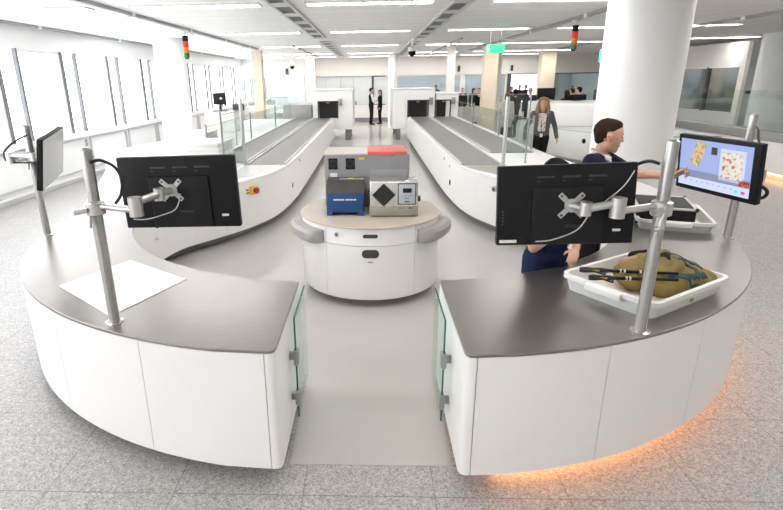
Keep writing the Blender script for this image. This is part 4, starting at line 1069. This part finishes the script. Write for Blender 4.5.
def figure(label, loc, rz, h, top=(BLACKC, 'jacket'), legs=(BLACKC, 'trousers'), hair=(HAIR_BK, 'short'), skin=SKIN, joints=None, wj=None,
           vox=.014, head=(0, 0), sleeves='long', extra=None, group=None, handp=None, slim=1.0, headk=1.0, face=True, category='person', skirt=False, inner=None):
    k = h / 1.75
    W = Matrix.Translation(loc) @ Matrix.Rotation(rz, 4, 'Z'); Wi = W.inverted()
    t = thing('person', label, category, mtx=W, group=group)
    J = dict(hipR=(.09, 0, .93), hipL=(-.09, 0, .93), kneeR=(.10, .02, .5), kneeL=(-.10, .02, .5), ankR=(.10, -.02, .09), ankL=(-.10, -.02, .09),
             shR=(.175 * slim, -.01, 1.43), shL=(-.175 * slim, -.01, 1.43), elR=(.225, -.02, 1.13), elL=(-.225, -.02, 1.13), wrR=(.23, .07, .88), wrL=(-.23, .07, .88),
             pel=(0, 0, .98), waist=(0, 0, 1.12), chest=(0, 0, 1.33), neck=(0, -.015, 1.475), head=(0, .01, 1.625))
    J = {a: Vector(v) * k for a, v in J.items()}
    if joints: J.update({a: Vector(v) * k for a, v in joints.items()})
    if wj: J.update({a: Wi @ Vector(v) for a, v in wj.items()})
    HM = Matrix.Translation(J['head']) @ Euler((head[1], 0, head[0])).to_matrix().to_4x4()
    def hp(x, y, z): return HM @ (Vector((x, y, z)) * k * headk)
    def r(v): return v * k
    def rh(v): return v * k * headk
    def off(a, x=0, y=0, z=0): return J[a] + Vector((x, y, z)) * k
    def side(v, s): return J[v + s]
    def torso(b, e):
        w = slim
        b.hull([(off('chest', .115 * w, -.01, .06), r(.085 + e)), (off('chest', -.115 * w, -.01, .06), r(.085 + e)), (off('waist', .085 * w), r(.085 + e)), (off('waist', -.085 * w), r(.085 + e)), (off('chest', 0, .03, .0), r(.10 + e))])
        b.hull([(off('waist', .085 * w), r(.085 + e)), (off('waist', -.085 * w), r(.085 + e)), (off('pel', .085 * w, -.01, -.03), r(.095 + e)), (off('pel', -.085 * w, -.01, -.03), r(.095 + e))])
        b.hull([(J['shR'], r(.055 + e)), (J['shL'], r(.055 + e)), (off('chest', .1 * w, 0, .04), r(.085 + e)), (off('chest', -.1 * w, 0, .04), r(.085 + e)), (off('neck', 0, 0, -.05), r(.06 + e * .6))])
    def legsb(b, e):
        for s in 'RL':
            b.chain([(J['hip' + s], r(.092 * slim + e)), (J['knee' + s], r(.058 + e)), (J['ank' + s], r(.042 + e * 1.4))])
    def armsb(b, e, full=True, frac=1.0):
        for s in 'RL':
            sh, el, wr = J['sh' + s], J['el' + s], J['wr' + s]
            if full: b.chain([(sh, r(.052 + e)), (el, r(.041 + e)), (el.lerp(wr, .97), r(.030 + e))])
            else: b.chain([(sh, r(.054 + e)), (sh.lerp(el, frac), r(.046 + e))])
    # --- body (skin): one continuous surface
    b = B(); torso(b, -.012); legsb(b, -.008); armsb(b, 0)
    b.chain([(J['neck'] - Vector((0, 0, .05 * k)), r(.06)), (J['neck'], r(.056)), (hp(0, -.015, -.06), r(.054))])
    b.hull([(hp(0, -.022, .045), rh(.088)), (hp(0, .03, .05), rh(.074)), (hp(0, .035, -.01), rh(.068))])
    b.hull([(hp(0, .035, -.005), rh(.066)), (hp(0, .045, -.065), rh(.042)), (hp(0, .068, -.088), rh(.026)), (hp(.03, .0, -.055), rh(.04)), (hp(-.03, 0, -.055), rh(.04))])
    if face:
        b.chain([(hp(0, .092, .03), rh(.012)), (hp(0, .112, -.012), rh(.0135))], 1); b.hull([(hp(.013, .1, -.016), rh(.01)), (hp(-.013, .1, -.016), rh(.01)), (hp(0, .117, -.014), rh(.0115))], 1)
        b.chain([(hp(.036, .086, .035), rh(.013)), (hp(-.036, .086, .035), rh(.013))], 1)
        b.hull([(hp(.018, .09, -.052), rh(.011)), (hp(-.018, .09, -.052), rh(.011))], 1)
        for s in (-1, 1): b.hull([(hp(s * .078, -.01, .02), rh(.014)), (hp(s * .086, -.022, .018), rh(.015)), (hp(s * .08, -.012, -.02), rh(.010))], 1)
    for s, sg in (('R', 1), ('L', -1)):
        wr = J['wr' + s]; d = (wr - J['el' + s]).normalized(); nrm = Vector((-sg, .2, 0)); cu = .45; pt = False
        if handp and s in handp:
            hd = handp[s]; d = Vector(hd.get('d', d)); nrm = Vector(hd.get('n', nrm)); cu = hd.get('curl', cu); pt = hd.get('point', False)
        hand_balls(b, wr, d, nrm, sg if not (handp and s in handp and 'flip' in handp[s]) else -sg, k, cu, pt)
    bo = obj('body', remesh(b, vox, 3), skin, t, local=True, smooth=70)
    # --- clothes
    def shell(name, b, m, label=None, par=None, v=None, sm=4):
        o = obj(name, remesh(b, v or vox, sm), m, par or t, local=True, smooth=70)
        if label: o['label'] = label
        return o
    b = B(); torso(b, .008)
    if sleeves == 'long': armsb(b, .012)
    elif sleeves == 'short': armsb(b, .014, False, .78)
    if skirt: b.hull([(off('pel', .1, 0, 0), r(.11)), (off('pel', -.1, 0, 0), r(.11)), (off('pel', .13, 0, -.35), r(.08)), (off('pel', -.13, 0, -.35), r(.08))])
    shell(top[1], b, top[0])
    b = B(); legsb(b, .012); b.hull([(off('pel', .085 * slim, -.01, -.02), r(.105)), (off('pel', -.085 * slim, -.01, -.02), r(.105)), (J['hipR'], r(.10)), (J['hipL'], r(.10))]); shell(legs[1], b, legs[0])
    for s in 'RL':
        a = J['ank' + s]; toe = a + Vector((0, .15, -.055)) * k
        b = B().hull([(a + Vector((0, -.02, -.045)) * k, r(.042)), (toe, r(.032)), (a + Vector((0, .06, -.045)) * k, r(.042))])
        for v in b.bm.verts: v.co.z = max(v.co.z, a.z - .09 * k)
        obj('shoe', b, SHOE, t, local=True, smooth=70)
    # --- hair
    hm, hk = hair; b = B()
    if hk in ('short', 'crop'):
        b.hull([(hp(0, -.027, .056), rh(.0885)), (hp(0, .02, .074), rh(.068)), (hp(.03, .044, .098), rh(.034)), (hp(-.03, .044, .098), rh(.034))])
        b.hull([(hp(0, -.03, .052), rh(.0885)), (hp(0, -.058, -.02), rh(.037)), (hp(.045, -.045, .014), rh(.030)), (hp(-.045, -.045, .014), rh(.030)), (hp(.05, -.01, .055), rh(.034)), (hp(-.05, -.01, .055), rh(.034))])
        for sg_ in (-1, 1): b.hull([(hp(sg_ * .062, .005, .062), rh(.022)), (hp(sg_ * .067, .014, .032), rh(.010))], 1)
    elif hk == 'bob':
        b.hull([(hp(0, -.025, .06), r(.096)), (hp(0, .04, .085), r(.066)), (hp(0, -.06, -.03), r(.07)), (hp(.05, -.03, -.06), r(.05)), (hp(-.05, -.03, -.06), r(.05))])
    elif hk == 'bun':
        b.hull([(hp(0, -.025, .058), r(.094)), (hp(0, .04, .085), r(.066)), (hp(0, -.06, .0), r(.065))]); b.ball(hp(0, -.13, .03), r(.045))
    elif hk == 'long':
        b.hull([(hp(0, -.025, .06), r(.098)), (hp(0, .04, .09), r(.066)), (hp(0, -.06, -.02), r(.075))])
        for s in (-1, 1):
            b.chain([(hp(s * .055, .03, .09), r(.05)), (hp(s * .088, .01, .0), r(.042)), (hp(s * .10, .005, -.12), r(.05)), (hp(s * .105, .03, -.24), r(.042)), (hp(s * .095, .05, -.31), r(.022))])
            b.chain([(hp(s * .05, -.06, 0), r(.06)), (hp(s * .06, -.05, -.2), r(.06)), (hp(s * .06, -.03, -.28), r(.03))])
    elif hk == 'back':
        b.hull([(hp(0, -.025, .06), r(.096)), (hp(0, .035, .088), r(.066)), (hp(0, -.06, -.02), r(.07))]); b.hull([(hp(0, -.07, -.02), r(.06)), (hp(0, -.075, -.18), r(.045))])
    shell('hair', b, hm, v=min(vox, .010), sm=3)
    if face:
        for s in (-1, 1): obj('eye', B().ball(hp(s * .032, .094, .014), (r(.012), r(.007), r(.006))), EYE, bo, local=True, smooth=70)
        obj('eyebrow', B().chain([(hp(.018, .101, .036), r(.004)), (hp(.048, .088, .038), r(.0035))], 1).chain([(hp(-.018, .101, .036), r(.004)), (hp(-.048, .088, .038), r(.0035))], 1), hm, bo, local=True, smooth=70)
        obj('mouth', B().hull([(hp(.02, .096, -.052), r(.005)), (hp(-.02, .096, -.052), r(.005)), (hp(0, .102, -.053), r(.006))], 1), LIPS, bo, local=True, smooth=70)
    if extra: extra(t, J, k, hp, shell, off, r)
    return t

# officer pointing at the screen
def officer_extra(t, J, k, hp, shell, off, r):
    n_ = J['neck']
    b = B()
    for i in range(16):
        a = 2 * PI * i / 16; a2 = 2 * PI * (i + 1) / 16
        def q(a, z, rr): return n_ + Vector((math.sin(a) * rr, math.cos(a) * rr * 1.05 - .004 , z + .022 * -math.cos(a))) * k
        b.chain([(q(a, -.025, .072), r(.011)), (q(a2, -.025, .072), r(.011))], 1); b.chain([(q(a, .012, .066), r(.008)), (q(a2, .012, .066), r(.008))], 1)
        b.chain([(q(a, -.025, .072), r(.010)), (q(a, .012, .066), r(.009))], 1)
    b.hull([(n_ + Vector((.03, .09, -.06)) * k, r(.012)), (n_ + Vector((.07, .06, -.03)) * k, r(.012)), (n_ + Vector((.0, .075, -.03)) * k, r(.012))], 1)
    b.hull([(n_ + Vector((-.03, .09, -.06)) * k, r(.012)), (n_ + Vector((-.07, .06, -.03)) * k, r(.012)), (n_ + Vector((.0, .075, -.03)) * k, r(.012))], 1)
    o = shell('shirt_collar', b, WHITEC, 'white shirt collar', v=.006, sm=3)
    b = B().hull([(n_ + Vector((0, .088, -.045)) * k, r(.016)), (n_ + Vector((0, .105, -.075)) * k, r(.013))]).hull([(n_ + Vector((0, .108, -.085)) * k, r(.010)), (n_ + Vector((.02, .128, -.2)) * k, r(.012)), (n_ + Vector((-.02, .128, -.2)) * k, r(.012))])
    o = shell('tie', b, NAVY2, 'dark blue tie', v=.007, sm=2)
OB = math.radians(-125)
def loc_dir(a, v): return Matrix.Rotation(-a, 3, 'Z') @ Vector(v)
figure('officer in navy vest and white collar, arm outstretched, pointing at the lit screen', (2.0, 4.72, 0), OB, 1.85, top=(NAVY, 'vest'), legs=(BLACKC, 'trousers'), hair=(HAIR_BR, 'short'),
       vox=.0065, head=(math.radians(31), math.radians(-6)), sleeves='short', extra=officer_extra, headk=1.06,
       joints=dict(head=(0.01, .055, 1.61), neck=(0, .015, 1.475), chest=(0, .01, 1.33), elR=(.26, .0, 1.13), wrR=(.17, .22, 1.08)),
       wj=dict(shL=(2.12, 4.83, 1.50), elL=(2.25, 4.58, 1.405), wrL=(2.43, 4.28, 1.437)),
       handp=dict(L=dict(d=loc_dir(OB, (.265, -.79, .555)), n=loc_dir(OB, (-.15, .3, -.94)), curl=.5, point=True), R=dict(curl=.6)))
# second officer behind the monitor, hands on the tray
figure('officer in dark blue jumper mostly hidden behind the right monitor, hands on the tray', (1.335, 3.84, 0), math.radians(180 + 22), 1.625, top=(NAVY2, 'jumper'), legs=(BLACKC, 'trousers'), hair=(HAIR_BK, 'bob'), skirt=True,
       vox=.0065, head=(math.radians(10), math.radians(-14)), sleeves='short', slim=.95,
       joints=dict(), wj=dict(shR=(1.10, 3.78, 1.37), elR=(1.165, 3.62, 1.045), wrR=(1.44, 3.88, 1.10), shL=(1.44, 3.90, 1.37), elL=(1.585, 3.90, 1.11), wrL=(1.475, 3.645, 1.02)),
       handp=dict(L=dict(d=Matrix.Rotation(-math.radians(202), 3, 'Z') @ Vector((-.10, -.17, -.06)), n=Matrix.Rotation(-math.radians(202), 3, 'Z') @ Vector((-.1, .35, -.93)), curl=.5),
                  R=dict(d=Matrix.Rotation(-math.radians(202), 3, 'Z') @ Vector((.6, -.1, -.7)), n=Matrix.Rotation(-math.radians(202), 3, 'Z') @ Vector((-.5, -.2, -.6)), curl=.6)))
# woman walking
def walker_extra(t, J, k, hp, shell, off, r):
    shell('blouse', B().hull([(off('chest', .045, .085, .08), r(.045)), (off('chest', -.045, .085, .08), r(.045)), (off('waist', .04, .075, -.02), r(.045)), (off('waist', -.04, .075, -.02), r(.045)), (off('chest', 0, .10, 0), r(.04))]), FLORAL, 'white blouse with reddish pattern')
    o = obj('lanyard', B().tube([off('neck', .03, .07, -.05), off('chest', .02, .145, -.05), off('waist', .0, .135, -.1)], r(.006), 6), BLACKC, t, local=True)
    obj('badge', B().rbox(off('waist', -.03, .13, -.17), off('waist', .03, .137, -.09), .003), LABELW, o, local=True)
figure('woman with long blond hair and grey blazer walking beside the right conveyor', (3.76, 12.0, 0), math.radians(180 - 10), 1.77, top=(GREYC, 'blazer'), legs=(BLACKC, 'trousers'), hair=(HAIR_BL, 'long'),
       vox=.010, extra=walker_extra, slim=1.03, headk=1.08, joints=dict(kneeR=(.08, .12, .52), ankR=(.07, .12, .09), kneeL=(-.08, -.02, .5), ankL=(-.07, -.22, .14), elR=(.30, -.06, 1.13), wrR=(.33, .06, .90), elL=(-.30, -.07, 1.14), wrL=(-.33, .10, .93)))
# pair standing at the far end of the aisle
def vest_extra(t, J, k, hp, shell, off, r):
    for s in 'RL': shell('shirt_sleeve', B().chain([(J['sh' + s], r(.066)), (J['el' + s], r(.055))]), WHITEC, 'white shirt sleeve')
figure('man in black waistcoat and white sleeves standing at far end of the aisle, in front', (0.06, 28.0, 0), math.radians(-75), 1.80, top=(BLACKC, 'waistcoat'), hair=(HAIR_BK, 'short'), sleeves='none', extra=vest_extra, joints=dict(elR=(.22, .05, 1.14), wrR=(.1, .22, 1.15)))
figure('person with reddish hair and dark jacket facing the man at far end of the aisle', (0.52, 28.4, 0), math.radians(100), 1.70, top=(BLACKC, 'jacket'), hair=(HAIR_RD, 'back'), extra=None)
def suit_extra(t, J, k, hp, shell, off, r):
    shell('shirt_front', B().hull([(off('chest', .02, .085, .12), r(.03)), (off('chest', -.02, .085, .12), r(.03)), (off('chest', 0, .095, -.08), r(.025))]), WHITEC, 'white shirt front')
figure('grey-haired man in dark suit walking left of the black monitor wall', (6.35, 22.0, 0), math.radians(165), 1.83, top=(DGREYC, 'suit_jacket'), hair=(HAIR_GR, 'short'), extra=suit_extra)
figure('person with auburn hair and cream coat seen from behind near the right glass screens', (4.72, 19.0, 0), math.radians(-20), 1.70, top=(CREAMC, 'coat'), hair=(HAIR_RD, 'bob'), skirt=True)
figure('person in dark brown coat standing beside the grey-haired man in dark suit', (5.5, 21.0, 0), math.radians(30), 1.78, top=(BROWNC, 'coat'), hair=(HAIR_BK, 'bob'), skirt=True)
figure('smiling man in dark suit leaning over the far glass barrier right of centre', (5.05, 25.6, 0), math.radians(165), 1.76, top=(BLACKC, 'suit_jacket'), hair=(HAIR_BK, 'short'), extra=suit_extra)
figure('man in black jacket behind the far counter, left of two dark figures', (4.85, 29.0, 0), math.radians(170), 1.72, top=(BLACKC, 'jacket'), hair=(HAIR_BK, 'crop'), extra=suit_extra)
figure('person in plain black behind the far counter, right of two dark figures', (5.42, 29.0, 0), math.radians(200), 1.70, top=(BLACKC, 'jacket'), hair=(HAIR_BK, 'bob'))
figure('person with white hair behind the blue-grey glass at the back, leftmost of three', (2.53, 33.4, 0), math.radians(180), 1.76, top=(BLACKC, 'jacket'), hair=(HAIR_GR, 'short'))
figure('short person behind the blue-grey glass at the back, middle of three', (3.31, 33.4, 0), math.radians(180), 1.70, top=(BLACKC, 'jacket'), hair=(HAIR_BR, 'short'))
figure('man in black jacket behind the blue-grey glass at the back, rightmost of three', (3.96, 33.3, 0), math.radians(180), 1.86, top=(BLACKC, 'jacket'), hair=(HAIR_BK, 'short'), extra=suit_extra)
def seated(label, x, y, rz, h, m, hr, zoff=0):
    return figure(label, (x, y, zoff), rz, h, top=(m, 'jacket'), hair=hr, joints=dict())
seated('person with brown bobbed hair behind the tall white counter, leftmost of three seen', 7.0, 19.8, math.radians(20), 1.74, BLACKC, (HAIR_BR, 'bob'))
seated('person with dark hair behind the tall white counter, middle of three seen', 7.8, 21.5, math.radians(20), 1.78, BLACKC, (HAIR_BR, 'short'))
seated('person in grey jacket behind the tall white counter, rightmost of three seen', 7.68, 20.5, math.radians(30), 1.84, GREYC, (HAIR_BK, 'short'))
for i, (x, y, h, lab) in enumerate(((7.95, 31.2, 1.74, 'leftmost'), (8.75, 32.6, 1.8, 'second from left'), (9.5, 34.0, 1.78, 'third from left'), (10.6, 35.2, 1.72, 'rightmost'))):
    figure('dark silhouetted traveller before the bright back window, %s of four' % lab, (x, y, 0), math.radians(180 + 20 * i), h, top=(BLACKC, 'coat'), hair=(HAIR_BK, 'short'), vox=.02, face=False)

# ------------------------------------------------------------------ furniture at right back
ctr = [(5.12, 18.6), (5.12, 16.3), (5.2, 15.4), (5.45, 14.5), (5.95, 13.6), (6.6, 13.0), (7.5, 12.7), (8.2, 12.8), (8.2, 21)]
t = thing('curved_counter', 'low curved white counter with a black round hole behind the walking woman', 'counter', (6.6, 16, 0))
cp = spline(ctr[1:7], 6)
poly = [(5.12, 18.6)] + cp + [(8.2, 12.8), (8.2, 18.6)]
obj('body', B().prism([(5.17, 20.9)] + offset(cp, -.02) + [(8.15, 12.85), (8.15, 20.9)] if False else poly, .1, .82), W_LAM, t, bevel=.01)
obj('top', B().prism(poly, .82, .85), LGREY, t, bevel=.004)
obj('plinth', B().prism(offset([(5.12, 18.5)] + cp, -.14) + [(8.05, 12.95), (8.05, 18.5)], 0, .1), PLINTH, t)
mt = frame_mtx((5.60, 14.2, .60), (-.88, -.45, 0))
o = obj('cable_hole', B().cyl((0, -.02, 0), (0, .012, 0), .065, n=24).xf(mt), BLACK, t); o['label'] = 'round black hole'
o = obj('tall_counter', B().rbox((5.2, 15.6, .852), (7.6, 18.2, 1.47), .015), W_LAM); tag(o, 'tall plain white box counter standing on the curved white counter', 'counter')
def desk_monitor(label, x0, x1, y, z0, z1, zb, rot=0):
    cx = (x0 + x1) / 2
    t = thing('monitor', label, 'monitor', mtx=Matrix.Translation((cx, y, zb)) @ Matrix.Rotation(rot, 4, 'Z'), group='monitors behind the tall counter')
    w = (x1 - x0) / 2
    obj('casing', B().rbox((-w, 0, z0 - zb), (w, .05, z1 - zb), .01), BLACK, t, local=True)
    obj('stand', B().box((-.03, .01, 0), (.03, .04, z0 - zb)).rbox((-.15, -.08, 0), (.15, .12, .015), .004), BLACK2, t, local=True)
    obj('badge', B().box((-.02, -.003, (z0 + z1) / 2 - zb - .01), (.02, 0, (z0 + z1) / 2 - zb + .01)), CHARC, t, local=True)
desk_monitor('large black monitor on the tall counter above the walking woman', 5.30, 5.86, 17.6, 1.53, 1.88, 1.472)
desk_monitor('wide low black monitor on the tall counter left of three seated people', 6.3, 7.0, 18.0, 1.49, 1.66, 1.472)
o = obj('monitor', B().rbox((8.15, 20.3, 1.0), (8.75, 20.36, 1.75), .01), CHARC); tag(o, 'dark upright monitor right of three people beside the thick column', 'monitor', 'monitors behind the tall counter')
# glass barrier and counters in the mid background
t = thing('glass_barrier', 'waist-high glass barrier with white lower panels before the smiling man', 'barrier', (3.7, 24.5, 0))
obj('lower_panel', B().rbox((3.2, 24.4, .35), (5.9, 24.6, 1.0), .01), W_WARM, t)
obj('glass_panel', B().box((3.2, 24.48, 1.0), (5.9, 24.5, 1.5)), GL_CLEAR, t)
obj('top_rail', B().box((3.2, 24.45, 1.5), (5.9, 24.53, 1.53)), LGREY, t)
for x in (3.2, 4.5, 5.86): obj('post', B().box((x, 24.45, 0), (x + .04, 24.53, 1.5)), LGREY, t)
t = thing('counter_left_back', 'glass fronted white counter far back left of the left conveyor', 'counter', (-5, 21, 0)); t.name = 'glass_counter'
obj('body', B().rbox((-4.2, 22.5, 0), (-3.35, 27, .95), .01), W_PAINT, t)
obj('glass_panel', B().box((-4.2, 22.4, .5), (-3.35, 22.42, 1.55)), GL_GREEN, t); obj('top_rail', B().box((-4.2, 22.38, 1.55), (-3.35, 22.44, 1.58)), GREYMET, t)
for i, x in enumerate((-1.62, -1.34, -1.06, -.78)):
    o = obj('canister', B().lathe([(.05, .9), (.05, 1.06), (.03, 1.09), (.03, 1.12)], (x, YB + .06, 0), 16), CHARC if i % 2 == 0 else GREYMET)
    tag(o, 'small dark canister on the back wall ledge, %s of four' % ('leftmost', 'second from left', 'third from left', 'rightmost')[i], 'canister', 'canisters on the back ledge')

# ------------------------------------------------------------------ light
w = bpy.data.worlds.new('sky'); SC.world = w; w.use_nodes = True
bg = w.node_tree.nodes['Background']; bg.inputs['Color'].default_value = (0.92, 0.96, 1.0, 1); bg.inputs['Strength'].default_value = 5.6
def area(name, loc, rot, sx, sy, power, col=(1, 1, 1)):
    l = bpy.data.lights.new(name, 'AREA'); l.shape = 'RECTANGLE'; l.size = sx; l.size_y = sy; l.energy = power; l.color = col
    o = bpy.data.objects.new(name, l); COL.objects.link(o); o.location = loc; o.rotation_euler = rot
    return o
SC.view_settings.view_transform = 'Standard'; SC.view_settings.look = 'None'; SC.view_settings.gamma = 1
SC.view_settings.use_curve_mapping = False
SC.view_settings.exposure = 0.32
SC.cycles.max_bounces = 10; SC.cycles.transparent_max_bounces = 16; SC.cycles.diffuse_bounces = 5
SC.cycles.caustics_reflective = False; SC.cycles.caustics_refractive = False
SC.cycles.use_denoising = True
SC.cycles.sample_clamp_indirect = 6
